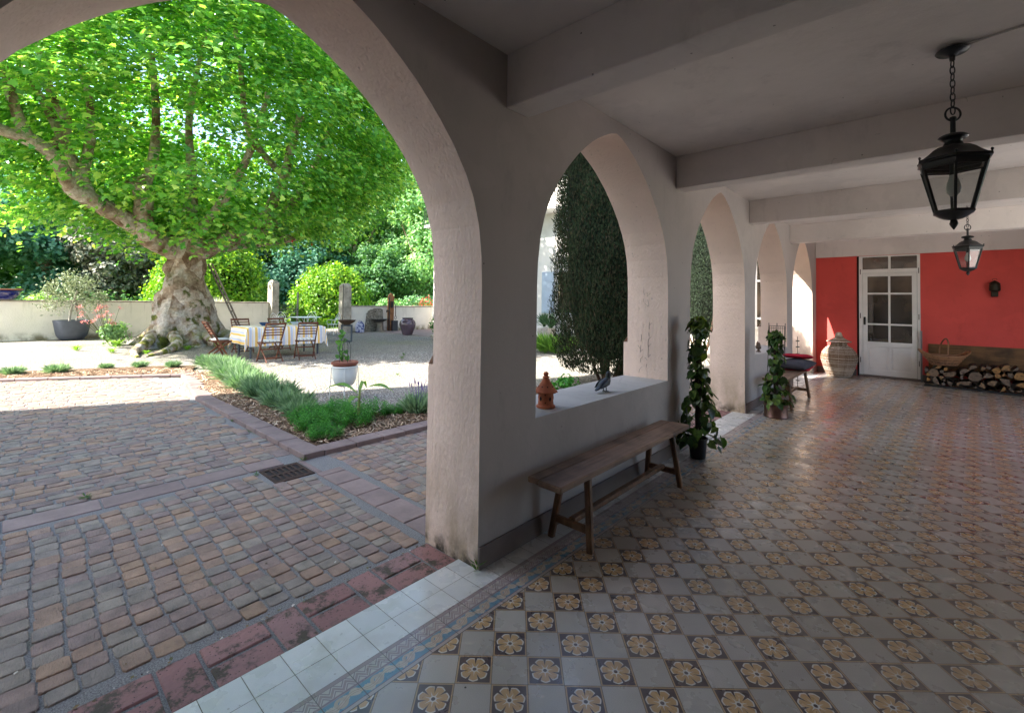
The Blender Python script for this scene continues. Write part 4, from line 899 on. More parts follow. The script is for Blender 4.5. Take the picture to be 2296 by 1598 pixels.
# ---------------------------------------------------------------- dining table
M_teak=wood('red_brown_teak',(.10,.032,.016),(.21,.075,.035),.5,1,6)
M_greym=paint('grey_painted_steel',(.06,.075,.09),.5,6,.15,30,.1)
def dining():
    r=empty('garden_table',(-11.25,5.08,-.03),0,'long garden table hidden under the striped cloth','table'); MB().box(-.47,.47,-.92,.92,.765,.79).build('tabletop',M_teak,r)
    for sx in(-1,1):
        for sy in(-1,1): MB().tube([(sx*.43,sy*.86,.76),(sx*.43,sy*.86,.12),(sx*.43,sy*.86,0)],[.028,.028,.022],10).build('leg',M_greym,r,True)
    g=G('striped_cloth'); s=g.n('SeparateXYZ'); g.set(s.inputs[0],g.n('TexCoord').outputs['UV']); v=s.outputs[0]; f=g.ma('FRACT',g.mul(v,1/.20))
    c=g.mix(g.lt(f,.30),(.80,.78,.74),(.80,.52,.16)); c=g.mix(g.mul(g.gt(f,.40),g.lt(f,.62)),c,(.50,.54,.66)); c=g.mix(g.mul(g.gt(f,.72),g.lt(f,.78)),c,(.80,.56,.22)); c=g.mix(g.mul(g.gt(f,.36),g.lt(f,.385)),c,(.42,.46,.6))
    g.pbr(c,.85,g.bump(g.noise(9.),.02,.3),0,.15)
    n_=46;m_=34; V=[];UV=[];hx_,hy_=.5,.95; ox,oy=.50,.46; X=hx_+ox;Y=hy_+oy
    for i in range(n_+1):
        for j in range(m_+1):
            u=-Y+2*Y*i/n_; v=-X+2*X*j/m_; cy=max(-hy_,min(hy_,u)); cx=max(-hx_,min(hx_,v)); du=abs(u)-hy_; dv=abs(v)-hx_
            dx=max(0,dv); dy=max(0,du); 
            if dx>0 and dy>0:
                L=math.hypot(dx,dy); a=math.atan2(dy,dx); k=math.sin(2*a); drop=max(dx,dy)*.86+min(dx,dy)*.42; out=.04+.20*k*min(dx,dy)
                x=cx+math.copysign(out*math.cos(a)+.03,v); y=cy+math.copysign(out*math.sin(a)+.03,u)
            else:
                drop=dx+dy; wv=.022*math.sin(u*9+1)*min(1,drop*3) if dx>0 else .022*math.sin(v*8)*min(1,drop*3)
                x=cx+(math.copysign(.02*min(1,dx*8)+.05*drop+wv,v) if dx>0 else 0); y=cy+(math.copysign(.02*min(1,dy*8)+.05*drop+wv,u) if dy>0 else 0)
            V.append((x,y,.794-drop*.97)); UV.append((u,v))
    F=[(i*(m_+1)+j,(i+1)*(m_+1)+j,(i+1)*(m_+1)+j+1,i*(m_+1)+j+1) for i in range(n_) for j in range(m_)]
    o=raw('tablecloth',V,F,g.m,None,True); ul=o.data.uv_layers.new(name='uv'); li=np.zeros(len(o.data.loops),dtype=np.int32); o.data.loops.foreach_get('vertex_index',li); ul.data.foreach_set('uv',np.array(UV,dtype=np.float32)[li].ravel())
    o.location=(-11.25,5.08,-.03); tag(o,'yellow, white and lilac striped cloth draped over the long garden table','tablecloth')
dining()
def cushm():
    g=G('checked_seat_pad'); s=g.n('SeparateXYZ'); g.set(s.inputs[0],g.co()); f=g.ma('FRACT',g.mul(s.outputs[0],1/.085)); c=g.mix(g.lt(f,.10),(.72,.70,.66),(.05,.055,.09)); g.pbr(c,.9,None,0,.1); return g.m
M_pad=cushm()
def chair():
    r=empty('folding_chair',(0,0,-.03))
    for s in(-1,1):
        MB().bar((s*.225,-.30,.94),(s*.225,.22,.0),.022,.045,(0,1,0),1).build('back_post',M_teak,r)
        b=MB(); p=[(s*.19,.23,.44),(s*.19,.12,.36),(s*.19,-.02,.24),(s*.19,-.16,.12),(s*.19,-.27,0)]
        for a,c in zip(p,p[1:]): b.bar(a,c,.02,.042,(0,1,0),1)
        b.build('leg',M_teak,r)
        MB().bar((s*.20,-.16,.455),(s*.20,.26,.445),.022,.04,(0,0,1),1).build('seat_rail',M_teak,r)
    b=MB()
    for z,h in((.92,.052),(.84,.03),(.775,.03),(.71,.03),(.645,.03)):
        y=-.30+(.94-z)*.52/.94; b.bar((-.215,y,z),(.215,y,z),.016,h,(0,0,1),1)
    b.build('back_slats',M_teak,r)
    b=MB()
    for k in range(7): b.box(-.19,.19,-.15+k*.058,-.15+k*.058+.045,.452,.464,.002)
    b.build('seat',M_teak,r)
    b=MB(); [MB().bar((-w_,y,z),(w_,y,z),.02,.03).build('crossbar',M_teak,r) for w_,y,z in ((.19,-.2,.09),(.22,.06,.29),(.22,.19,.06))]
    return r
def pad():
    n=14;V=[];F=[]
    for s in(1,-1):
        for i in range(n+1):
            for j in range(n+1):
                u=2*i/n-1;v=2*j/n-1; V.append((u*.2,v*.19,s*.028*max(0,(1-abs(u)**4)*(1-abs(v)**4))**.5))
    for s in(0,1):
        o=s*(n+1)**2
        for i in range(n):
            for j in range(n): a=o+i*(n+1)+j; f=(a,a+n+1,a+n+2,a+1); F.append(f if not s else f[::-1])
    return raw('seat_pad',V,F,M_pad,None,True)
ch=chair(); pd=pad(); PADL=['checked pad on the near chair at the trunk end','checked pad on the near chair at the right end','checked pad on the side-on chair by the trunk','checked pad on the far chair nearer the trunk','checked pad on the far chair nearer the gate']
# local +y is the way the sitter faces
L_=[(-10.03,4.40,PI/2+.04,'folding wooden chair with its back to the viewer, nearer the trunk end of the table'),(-10.02,5.25,PI/2-.22,'folding wooden chair turned slightly, at the right end of the near side of the table'),(-11.30,3.62,-.05,'folding wooden chair seen side-on at the trunk end of the table'),(-12.45,4.55,-PI/2,'folding wooden chair on the far side of the table, nearer the trunk'),(-12.45,5.55,-PI/2+.08,'folding wooden chair on the far side of the table, nearer the gate')]
for i,(x,y,a,l) in enumerate(L_):
    o=ch if i==0 else copy_tree(ch); o.location=(x,y,-.03); o.rotation_euler=(0,0,a); tag(o,l,'chair','folding chairs around the garden table')
    p=pd if i==0 else copy_tree(pd); p.location=(x-.0*math.sin(a),y,.465); v=Vector((0,.04,0)); v.rotate(Matrix.Rotation(a,3,'Z')); p.location=(x+v.x,y+v.y,.465); p.rotation_euler=(.03,0,a); tag(p,PADL[i],'seat pad','checked seat pads')
def bowl(x,y,rad,h,col,label):
    o=MB().lathe([(rad*.45,0),(rad*.5,.008),(rad*.85,h*.6),(rad,h),(rad*.96,h),(rad*.8,h*.6),(rad*.4,.016)],24).build('bowl',paint('glazed_ceramic',col,.25,8,.1,30,.05),None,True); o.location=(x,y,.766); tag(o,label,'bowl')
bowl(-11.30,4.70,.13,.09,(.02,.06,.14),'deep blue bowl on the striped cloth'); bowl(-11.05,4.82,.16,.035,(.35,.45,.5),'flat pale blue dish next to the deep blue bowl'); bowl(-11.35,5.55,.14,.08,(.40,.50,.56),'pale grey-blue bowl, the farther of the pair near the gate side'); bowl(-11.0,5.62,.12,.07,(.33,.42,.48),'pale grey-blue bowl standing nearest the right-hand near chair')
# white wrought iron set
M_wi=paint('white_wrought_iron',(.80,.82,.82),.4,6,.05,30,.05)
def wtable():
    r=empty('round_iron_table',(-18.0,8.75,-.03),0,'round white wrought iron table behind the wooden set','table'); MB().lathe([(.001,.735),(.62,.735),(.635,.742),(.635,.755),(.62,.76),(.001,.76)],40,cap=(False,False)).build('tabletop',M_wi,r,True)
    for k in range(4):
        a=PI/4+k*PI/2; ca,sa=math.cos(a),math.sin(a); MB().tube(spline([(ca*d,sa*d,z) for d,z in((.42,.735),(.25,.60),(.08,.42),(.06,.30),(.20,.12),(.38,0))],5),.012,6).build('leg',M_wi,r,True)
wtable()
def wchair():
    r=empty('iron_chair'); b=MB(); b.lathe([(.001,.44),(.19,.44),(.2,.447),(.19,.455),(.001,.452)],28,cap=(False,False)); b.build('seat',M_wi,r,True)
    for a in(.7,2.4,-.7,-2.4): MB().tube(spline([(.17*math.cos(a),.17*math.sin(a),.44),(.19*math.cos(a),.19*math.sin(a),.25),(.26*math.cos(a),.26*math.sin(a),0)],4),.009,6).build('leg',M_wi,r,True)
    b=MB(); b.tube([(x,-.18-.12*(z-.44)/.5,z) for x,z in [(-.19,.44),(-.21,.62),(-.19,.78),(-.11,.9),(0,.95),(.11,.9),(.19,.78),(.21,.62),(.19,.44)]],.009,6); b.tube([(x,-.18-.12*(z-.44)/.5,z) for x,z in [(-.13,.44),(-.14,.62),(-.12,.74),(0,.85),(.12,.74),(.14,.62),(.13,.44)]],.007,6)
    for s in(-1,1):
        pts=[]
        for i in range(22):
            t=i/21*3.4*PI; q=.07*(1-i/24); pts.append((s*(.065+q*math.cos(t)),-.26-.0*t,.72+q*math.sin(t)))
        b.tube(pts,.006,5); b.tube(spline([(s*.20,-.20,.62),(s*.27,-.05,.66),(s*.22,.12,.6),(s*.19,.12,.45)],4),.008,5)
    b.build('backrest',M_wi,r,True); return r
wc=wchair()
for i,(x,y,a,l) in enumerate([(-17.3,9.6,2.2,'white scrollwork chair on the gate side of the round iron table'),(-17.7,7.55,.3,'white scrollwork chair on the trunk side of the round iron table'),(-19.0,9.4,-2.3,'white scrollwork chair behind the round iron table, facing the house'),(-19.1,8.3,-1.4,'white scrollwork chair behind the round table, half hidden by the striped cloth table')]):
    o=wc if i==0 else copy_tree(wc); o.location=(x,y,-.03); o.rotation_euler=(0,0,a); tag(o,l,'iron chair','white iron chairs around the round table')

tag(MB().add([(4.72,-14,-.03),(30,-14,-.03),(30,26,-.03),(4.72,26,-.03)],[(0,1,2,3)]).build('yard',paint('pale_bounce_ground',(.62,.58,.52),.9,2,.1,30,.4)),'unseen pale ground added outside the gallery opening to bounce light in','yard',None,'structure')  # unseen surface, added to bounce sunlight into the gallery
# ---------------------------------------------------------------- great plane tree
def m_bark():
    g=G('mottled_plane_bark'); s=g.n('SeparateXYZ'); g.set(s.inputs[0],g.co()); z=s.outputs[2]; a=g.noise(2.6,None,5,.6); b_=g.vor(3.2,g.co((1,1,.6)),'F1','Color'); sb=g.n('SeparateXYZ'); g.set(sb.inputs[0],b_)
    c=g.ramp(g.add(g.mul(a,.7),g.mul(sb.outputs[0],.3)),[(.32,(.14,.085,.05)),(.45,(.36,.27,.19)),(.55,(.52,.45,.37)),(.68,(.28,.20,.15))]); c=g.mix(g.mul(g.ss(z,.2,2.0,1.,0.),g.ss(g.noise(3.4),.4,.6)),c,(.46,.43,.40))
    mo=g.mul(g.ss(g.noise(1.7,g.co((1,1,1),(0,0,0),(3,1,2)),5,.65),.54,.62),g.ss(z,2.6,1.9)); c=g.mix(mo,c,(.075,.085,.015)); mo2=g.mul(g.ss(z,.75,.05),g.ss(g.noise(4.),.45,.6)); c=g.mix(mo2,c,(.17,.18,.035))
    f=g.noise(14.,None,6,.7); c=g.mix(.5,c,g.mix(1.,c,g.ramp(f,[(.35,(.45,.42,.4)),(.65,(1.4,1.4,1.4))]),'MULTIPLY'))
    g.pbr(c,.85,g.bump(f,.05,.9,g.bump(g.noise(4.),.12,.6)),0,.15); return g.m
M_bark=m_bark()
def plane_tree():
    from mathutils import noise as mn
    r=empty('plane_tree',(-16.3,4.05,0),0,'huge old plane tree with mottled trunk and dense crown over the courtyard','tree')
    cx,cy=-16.3,4.05; b=MB(); prof=[(-.1,1.42),(.0,1.34),(.18,1.16),(.4,1.02),(.7,.90),(1.0,.82),(1.35,.75),(1.65,.70),(1.8,.64),(2.0,.57),(2.3,.55),(2.6,.54),(2.9,.52),(3.2,.53),(3.45,.50)]
    na=96; Z=np.linspace(-.1,3.45,70); V=[]
    for z in Z:
        R=np.interp(z,[p[0] for p in prof],[p[1] for p in prof])
        for k in range(na):
            t=2*PI*k/na; low=max(0,1-z/1.5); but=low**1.3*(.11*math.sin(5*t+.6)+.08*math.sin(9*t+2)+.05*math.sin(14*t)); d=Vector((math.cos(t)*R,math.sin(t)*R,z))
            q=mn.fractal(d*1.6,.9,2.1,4)*.12+mn.noise(d*.9+Vector((5,1,0)))*.14
            for bt,bz,br,bh in((-.75,1.95,.32,.24),(.0,1.35,.36,.18),(-1.5,1.2,.32,.15),(-.5,.9,.3,.15),(-2.2,1.5,.3,.12)):
                da=math.atan2(math.sin(t-bt),math.cos(t-bt))*R; q+=bh*math.exp(-(da*da+(z-bz)**2)/(br*br*.6))
            rr=R*(1+but)+q; ly=-.10 if z<2 else -.10+(z-2)*.02; V.append((rr*math.cos(t),rr*math.sin(t)+(.0),z))
    m=len(Z); F=[(i*na+k,i*na+(k+1)%na,(i+1)*na+(k+1)%na,(i+1)*na+k) for i in range(m-1) for k in range(na)]; F.append(tuple((m-1)*na+k for k in range(na)))
    tr=raw('trunk',V,F,M_bark,r,True)
    roots=[[(0.4,-.9,.35),(1.5,-1.3,.12),(2.6,-1.7,.04),(3.4,-1.75,-.04)],[(.9,-.5,.3),(1.8,-.6,.10),(2.8,-1.1,.0),(3.4,-1.6,-.05)],[(1.0,.3,.3),(1.9,.4,.1),(2.7,.3,-.02)],[(.6,.9,.3),(1.5,1.5,.10),(2.4,2.2,0),(3.0,2.5,-.05)],[(.0,1.1,.25),(.3,2.0,.08),(.9,2.7,-.04)]]
    for q in roots:
        pts=spline(q,6); n=len(pts); MB().tube(pts,[.15*(1-i/n)**.8+.03 for i in range(n)],9).build('root',M_bark,r,True)
    BR=[([(-16.2,3.71,2.9),(-15.9,3.24,3.12),(-15.6,2.86,3.32),(-15.4,2.72,3.96),(-15.3,2.69,4.61),(-15.2,2.49,4.95)],.26,.24),([(-15.3,2.67,4.6),(-15.2,2.88,5.7),(-15.2,2.9,7.05),(-15,2.72,8.66)],.15,.07),
    ([(-16.4,3.69,3.0),(-15.8,2.88,3.48),(-15.3,1.99,3.9),(-15,1.39,4.19),(-14.9,1.16,4.32),(-14.7,.76,5.07),(-14.5,.27,5.35),(-14.3,-.31,5.46),(-14,-1.6,6.2)],.27,.10),
    ([(-16.5,3.95,3.0),(-16.7,4.16,4.33),(-16.8,4.21,5.58),(-16.8,4.09,7.86),(-16.2,4.4,10.7)],.26,.05),
    ([(-16.4,4.43,3.0),(-16,5.25,3.64),(-15.6,5.89,3.99),(-15.4,6.46,5.17),(-15.3,6.7,6.01),(-15.2,6.87,7.17),(-15.2,7.16,8.24)],.27,.12),
    ([(-15.8,5.74,3.83),(-15.9,6.67,4.29),(-16.2,7.74,5.87),(-16.4,8.42,7.31),(-16.5,9.27,9.8)],.20,.08),
    ([(-15,1.22,4.31),(-15.2,1.46,5.59),(-15.4,1.44,7.01),(-15.6,1.0,8.75)],.14,.05),([(-14.5,.27,5.35),(-14.4,.03,6.12),(-14.3,-.14,6.9)],.13,.08),([(-15,1.48,4.27),(-15.6,.77,6.23),(-15.9,.34,7.26),(-16,-.3,8.62)],.13,.05),
    ([(-14.7,.67,5.16),(-14.8,.99,5.97),(-14.8,.64,6.79),(-14.7,.35,8.24)],.13,.06),([(-15.3,6.71,5.85),(-15.2,5.46,7.1),(-15,5.08,9.04),(-15,4.76,11.2)],.12,.06),
    ([(-16.6,4.74,3.3),(-17.5,6.95,3.78),(-18.2,9.03,4.46),(-18.6,11.1,6.26)],.24,.08),([(-16.7,3.87,3.2),(-18,2.88,3.99),(-19,1.29,5.05),(-19.5,.37,5.95)],.24,.08),
    ([(-16.1,4.0,3.2),(-14.8,4.5,4.4),(-13.6,4.9,5.8),(-12.6,5.1,7.6)],.17,.06)]
    for q,r0,r1 in BR:
        pts=spline([(a-cx,c-cy,d) for a,c,d in q],6); n=len(pts); rad=[]
        for i,p in enumerate(pts): rad.append((r0+(r1-r0)*i/(n-1))*(1+.16*mn.noise(p*2.5)+.14*max(0,math.sin(i*1.1))))
        rad[-1]*=1.25; MB().tube(pts,rad,12).build('branch',M_bark,r,True)
    # crown
    R=np.random.default_rng(21); cc=np.array([-15.7,4.5,7.7]); rad=np.array([6.2,6.9,5.2]); P=[];N=[];U=[];S=[]; cl=0
    while cl<1450:
        d=R.normal(size=3); d/=np.linalg.norm(d); k=R.uniform(.35,1.)**.45; c=cc+d*rad*k
        if c[2]<3.0+.25*abs(c[1]-4): continue
        if c[0]>-15.6 and -.5<c[1]<6.2 and c[2]<6.1 and R.random()<.70: continue
        if c[0]<-19.3 and R.random()<.45: continue
        cl+=1; m=int(R.integers(60,95)); sp=R.uniform(.5,.95); out=c-cc; out[2]*=.3; out/=np.linalg.norm(out)+1e-6
        q=R.normal(size=(m,3))*[sp*.62,sp*.62,.17]; h=np.hypot(q[:,0],q[:,1]); q[:,2]-=h*h*.28; along=(q@out)[:,None]
        p=c+q+np.array([0,0,-.15])*along
        P.append(p); N.append(np.array([0,0,1.])+out*.55+R.normal(size=(m,3))*.42); U.append(out*1.0+R.normal(size=(m,3))*.6+np.array([0,0,-.5])); S.append(R.uniform(.08,.185,m))
    P=np.concatenate(P);N=np.concatenate(N);U=np.concatenate(U);S=np.concatenate(S)
    P[:,2]=np.maximum(P[:,2],2.6); P-=np.array([cx,cy,0])
    leaves('crown',P,N,U,S,PLANE[0],PLANE[1],leafm('plane_leaf',[(.05,.18,.04),(.09,.29,.06),(.15,.41,.075),(.22,.48,.09),(.42,.62,.15)],.5,.30,(1.75,1.5,.6)),r)
plane_tree()
# party bulbs
r=empty('festoon_lights',(-15.2,5.6,3.6),0,'string of tiny coloured bulbs looped under the right-hand limbs of the plane tree','string lights'); b=MB(); pts=[(.2,-.9,.35),(.3,-.2,.05),(.4,.5,.25),(.4,1.2,.0),(.4,1.9,-.05),(.3,2.6,.2)]; b.tube(spline(pts,5),.006,4); b.build('wire',M_iron,r)
for i,(p,c) in enumerate(zip(pts,[(.6,.05,.03),(.7,.45,.05),(.05,.25,.6),(.6,.05,.03),(.7,.15,.03),(.05,.3,.6)])): MB().lathe([(.004,.0),(.02,-.03),(.032,-.07),(.02,-.10),(.002,-.11)],10,p).build('bulb',paint('coloured_bulb',c,.2,5,0,5,0),r,True)
# ladder
r=empty('wooden_ladder',(0,0,0),0,'long grey wooden ladder leaning against the right side of the trunk','ladder'); mlad=wood('weathered_ladder',(.16,.12,.09),(.34,.28,.22),.8,2,6)
for dx in(0,.42):
    MB().bar((-15.35+dx*-.95,5.62+dx*.1,-.03),(-15.95+dx*-.9,4.66,2.65),.045,.07,(1,0,0),1).build('rail',mlad,r)
for k in range(9):
    t=.06+k*.11; x=-15.35-.6*t; y=5.62-.96*t; MB().tube([(x,y,2.68*t),(x-.40,y+.04,2.68*t)],.016,6).build('rung',mlad,r)
# ---------------------------------------------------------------- pots, jar and the like
def leafcloud(name,c,rad,n,s,mat,parent,seed,shell=.6,sh=QUAD,up=0,lobes=0):
    R=np.random.default_rng(seed); d=R.normal(size=(n,3)); d/=np.linalg.norm(d,axis=1,keepdims=True); k=R.uniform(shell,1,n)[:,None]
    m=np.ones(n)
    if lobes:
        A=R.normal(size=(lobes,3)); A/=np.linalg.norm(A,axis=1,keepdims=True); m=.74+.36*np.max(np.clip((d@A.T-.72)/.28,0,1)**.7,axis=1)
    P=np.array(c)+d*np.array(rad)*k*m[:,None]; N=d+R.normal(size=(n,3))*.45+np.array([0,0,up]); U=R.normal(size=(n,3))+np.array([0,0,-.6]); return leaves(name,P,N,U,s*R.uniform(.7,1.3,n),sh[0],sh[1],mat,parent)
r=empty('potted_olive',(-20.2,1.62,-.03),0,'grey-green olive tree in a big slate-grey dimpled pot by the cream wall','potted tree')
def dim(t,z,i): return 1+.012*math.sin(26*t+(PI if i%2 else 0))
MB().lathe([(.27,0),(.33,.04),(.40,.16),(.43,.28),(.45,.40),(.47,.52),(.49,.62),(.50,.68),(.46,.68),(.44,.58)],52,fn=dim,cap=(True,True)).build('pot',paint('slate_grey_pot',(.065,.075,.095),.55,5,.15,30,.1),r,True)
b=MB(); b.tube(spline([(.06,-.08,.5),(.05,-.06,.9),(.08,0,1.3),(.05,.1,1.7)],5),.035,8); b.tube(spline([(-.02,.1,.5),(.0,.12,.9),(-.03,.05,1.4)],5),.03,8); b.build('trunk',M_stone,r,True)
M_ol=leafm('olive_leaf',[(.14,.18,.09),(.24,.28,.16),(.36,.40,.28)],.25,.5,(1.2,1.2,.9)); P=[];R=np.random.default_rng(4)
oc=[(0,0,1.65,.62),(.0,-.45,1.35,.40),(.1,.5,1.3,.42),(0,-.1,2.05,.36),(.1,.3,1.9,.33),(0,-.6,1.75,.25),(0,.75,1.5,.2)]
P=np.concatenate([np.array(o[:3])+R.normal(size=(int(900*o[3]),3))*o[3]*.5 for o in oc]); k=len(P); leaves('crown',P,rdir(k)+[0,0,.4],rdir(k),R.uniform(.07,.13,k),[(0,0,0),(.16,.5,.02),(0,1,0),(-.16,.5,.02)],[(0,1,2,3)],M_ol,r)
r=empty('blue_pot',(-20.85,-.05,1.34),0,'glossy cobalt blue pot with a terracotta rim standing on the wall top','pot')
g=G('cobalt_glaze'); g.pbr(g.mix(g.ss(g.noise(4.,g.co((1,1,3)),4),.5,.62),(.012,.016,.13),(.18,.15,.22)),.15,None,0,.6)
MB().lathe([(.24,0),(.30,.04),(.42,.16),(.46,.26),(.44,.32)],36).build('body',g.m,r,True); MB().lathe([(.44,.315),(.50,.325),(.50,.355),(.44,.36)],36).build('rim',mt,r,True)
def shrub(x,y,z,rad,mat,label,n,s,seed,cat='shrub',name='garden_shrub'):
    r=empty(name,(x,y,z),0,label,cat); MB().tube([(0,0,-.1),(0,0,rad[2]*.8)],.04,6).build('stem',M_bark,r); leafcloud('foliage',(0,0,rad[2]*.8),rad,n,s,mat,r,seed,.3,lobes=7); return r
M_yg=leafm('lime_leaf',[(.10,.24,.02),(.2,.38,.04),(.30,.48,.06)],.4,.4)
shrub(-21.6,.95,.95,(.45,.55,.35),M_yg,'low lime-green bush showing over the wall beside the blue pot',900,.12,3)
# valerian
r=empty('valerian_plant',(-17.0,2.2,-.03)); leafcloud('foliage',(0,.1,.42),(.4,.5,.45),900,.10,leafm('grey_leaf',[(.14,.28,.12),(.26,.42,.2)],.4),r,6,.2,lobes=6); tag(r,'pink-flowered valerian with grey-green stems left of the great trunk','flowering plant')
b=MB(); R=random.Random(4); P=[]
for i in range(22):
    a=R.random()*6.28;k=R.uniform(.1,.55);z=R.uniform(.7,1.3); p=(math.cos(a)*k,math.sin(a)*k-.25,z); b.tube([(0,0,.1),p],.006,4)
    P+= [(p[0]+R.gauss(0,.035),p[1]+R.gauss(0,.035),p[2]+R.gauss(0,.03)) for _ in range(26)]
b.build('stems',M_stem,r); P=np.array(P); leaves('blossom',P,rdir(len(P)),rdir(len(P)),np.full(len(P),.035),QUAD[0],QUAD[1],leafm('pink_flower',[(.7,.2,.3),(.8,.4,.48)],.3),r)
for i,(x,y,s) in enumerate([(-16.0,2.3,.35),(-14.4,2.0,.2),(-13.6,2.6,.16),(-14.0,3.6,.2),(-13.4,4.3,.16),(-14.6,5.4,.2),(-15.6,1.4,.22),(-14.9,2.7,.25)]): weed(x,y,-.03,s,'small yellow-green weeds sprouting around the plane tree roots',70,'weeds around the plane roots',M_yg,20+i)
for i,(x,y,s,l) in enumerate([(-2.82,.45,.07,'little upright weed growing beside the paving channel slabs'),(-2.50,1.93,.06,'weed in the joint between the drain grate and the kerb corner'),(-2.42,1.5,.05,'weed at the near corner of the drain grate'),(-4.5,1.93,.05,'low weed in the gutter joint halfway along the kerb'),(-8.3,7.0,.14,'green weed tuft growing in the open gravel'),(-8.9,7.5,.12,'smaller weed tuft farther out in the open gravel'),(-6.1,5.4,.10,'thin weed in the sunlit gravel')]): weed(x,y,-.03,s,l,30,None,None,40+i)
# fountain group
def stela():
    r=empty('pebble_fountain',(-18.25,12.25,-.03),math.radians(86),'pebble-faced wall fountain with a scalloped dark basin','fountain')
    m=paint('fountain_mortar',(.22,.19,.15),.9,10,.3,40,.8); out=[(-.52,0),(-.47,.3),(-.42,.75),(-.30,1.0),(0,1.13),(.3,1.12),(.42,1.05),(.46,.5),(.5,0)]
    V=[(x,-.0,z) for x,z in out]+[(x,.16,z) for x,z in out]; n=len(out); F=[tuple(range(n)),tuple(range(2*n-1,n-1,-1))]+[(i,n+i,n+(i+1)%n,(i+1)%n) for i in range(n)]
    MB().add(V,F).build('back_slab',m,r)
    R=np.random.default_rng(3); P=[]
    z=.05
    while z<1.08:
        x=-.46+R.random()*.05
        while x<.44:
            k=abs(x)/.48
            if z<1.08-.22*max(0,k-.5)*2: P.append((x,-.008,z))
            x+=.062+R.random()*.02
        z+=.042
    P=np.array(P); k=len(P); sh=[(.9,0,0),(.5,.55,0),(-.5,.55,0),(-.9,0,0),(-.5,-.55,0),(.5,-.55,0),(.4,0,.35),(-.4,0,.35)]; fc=[(0,1,6,6),(1,2,7,6),(2,3,7,7),(3,4,7,7),(4,5,6,7),(5,0,6,6)]
    fc=[(1,2,7,6),(4,5,6,7)]; fc2=[(0,1,6),(2,3,7),(3,4,7),(5,0,6)]
    g=G('river_pebble'); g.pbr(g.ramp(g.rnd(),[(0,(.12,.10,.075)),(.5,(.30,.26,.20)),(1,(.46,.42,.35))]),.6)
    leaves('pebbles',P,np.tile([0,-1.,0],(k,1))+R.normal(0,.1,(k,3)),np.tile([0,0,1.],(k,1)),R.uniform(.03,.042,k),sh,fc+fc2,g.m,r)
    b=MB(); b.lathe([(.10,.44),(.2,.47),(.33,.54),(.40,.60),(.37,.60),(.28,.56)],44,(0.08,-.28,0),fn=lambda t,z,i:1+.035*abs(math.sin(11*t))); b.build('basin',paint('dark_cast_stone',(.045,.045,.045),.6,10,.3,30,.4),r,True)
    MB().lathe([(.2,0),(.14,.1),(.13,.4),(.2,.48)],16,(.1,-.26,0)).build('pedestal',m,r,True); b=MB(); b.tube([(0,0,.93),(0,-.10,.93),(0,-.13,.90)],.014,8); b.tube([(-.03,-.08,.97),(.03,-.08,.97)],.008,6); b.build('tap',M_iron,r,True)
stela()
def pump():
    r=empty('hand_pump',(-18.0,13.0,-.03),math.radians(86),'old black hand pump mounted on a tall rounded wooden board','water pump'); m=wood('orange_board',(.22,.09,.035),(.42,.19,.08),.7,2,5)
    b=MB(); V=[];out=[(-.16,.0),(.16,.0),(.16,1.70),(.11,1.82),(0,1.88),(-.11,1.82),(-.16,1.70)]; n=len(out); b.add([(x,0,z) for x,z in out]+[(x,.07,z) for x,z in out],[tuple(range(n)),tuple(range(2*n-1,n-1,-1))]+[(i,n+i,n+(i+1)%n,(i+1)%n) for i in range(n)]); b.build('board',m,r)
    b=MB(); b.tube([(-.13,-.06,0),(-.13,-.06,1.68)],.03,8); b.lathe([(.06,0),(.07,.1),(.06,.3),(.07,.32)],12,(.0,-.10,1.15)); b.tube([(-.13,-.06,1.0),(-.30,-.12,1.02),(-.30,-.12,.93)],.03,8); b.tube([(0,-.1,1.47),(0,-.1,1.25)],.02,8); b.build('pipework',M_iron,r,True)
    b=MB(); b.tube(spline([(0,-.1,1.45),(.12,-.1,1.42),(.19,-.1,1.2),(.20,-.1,.75)],5),.018,8); b.tube(circ((.20,-.1,.66),.09,12,'y',rx=.045),.012,6,True); b.build('lever',M_iron,r,True)
    MB().box(-.02,.28,-.22,-.08,.0,.52,.01).build('box',paint('dark_grey_box',(.04,.042,.05),.5,5,.1,10,.05),r)
pump()
r=empty('glazed_jar',(-15.3,12.1,-.03),0,'large mauve-brown glazed earthenware jar standing on the gravel','jar')
g=G('mauve_glaze'); g.pbr(g.ramp(g.noise(2.5,None,4),[(.3,(.075,.045,.05)),(.7,(.13,.09,.12))]),.22,g.bump(g.noise(12),.01,.2),0,.6)
MB().lathe([(.20,0),(.22,.02),(.30,.25),(.355,.42),(.36,.50),(.33,.60),(.27,.675),(.22,.70),(.235,.72),(.25,.745),(.24,.755),(.21,.75),(.19,.68)],40,cap=(True,True)).build('body',g.m,r,True)
for s in(-1,1): MB().tube(spline([(s*.27,0,.67),(s*.36,0,.63),(s*.36,0,.55),(s*.345,0,.52)],4),.018,6).build('handle',g.m,r,True)
r=empty('backpack',(-17.8,11.2,-.03),math.radians(60),'blue and white patterned rucksack set down by the gate post','backpack')
g=G('patterned_cloth'); g.pbr(g.mix(g.ss(g.noise(9.,None,5,.7),.46,.54),(.05,.07,.22),(.50,.50,.62)),.8)
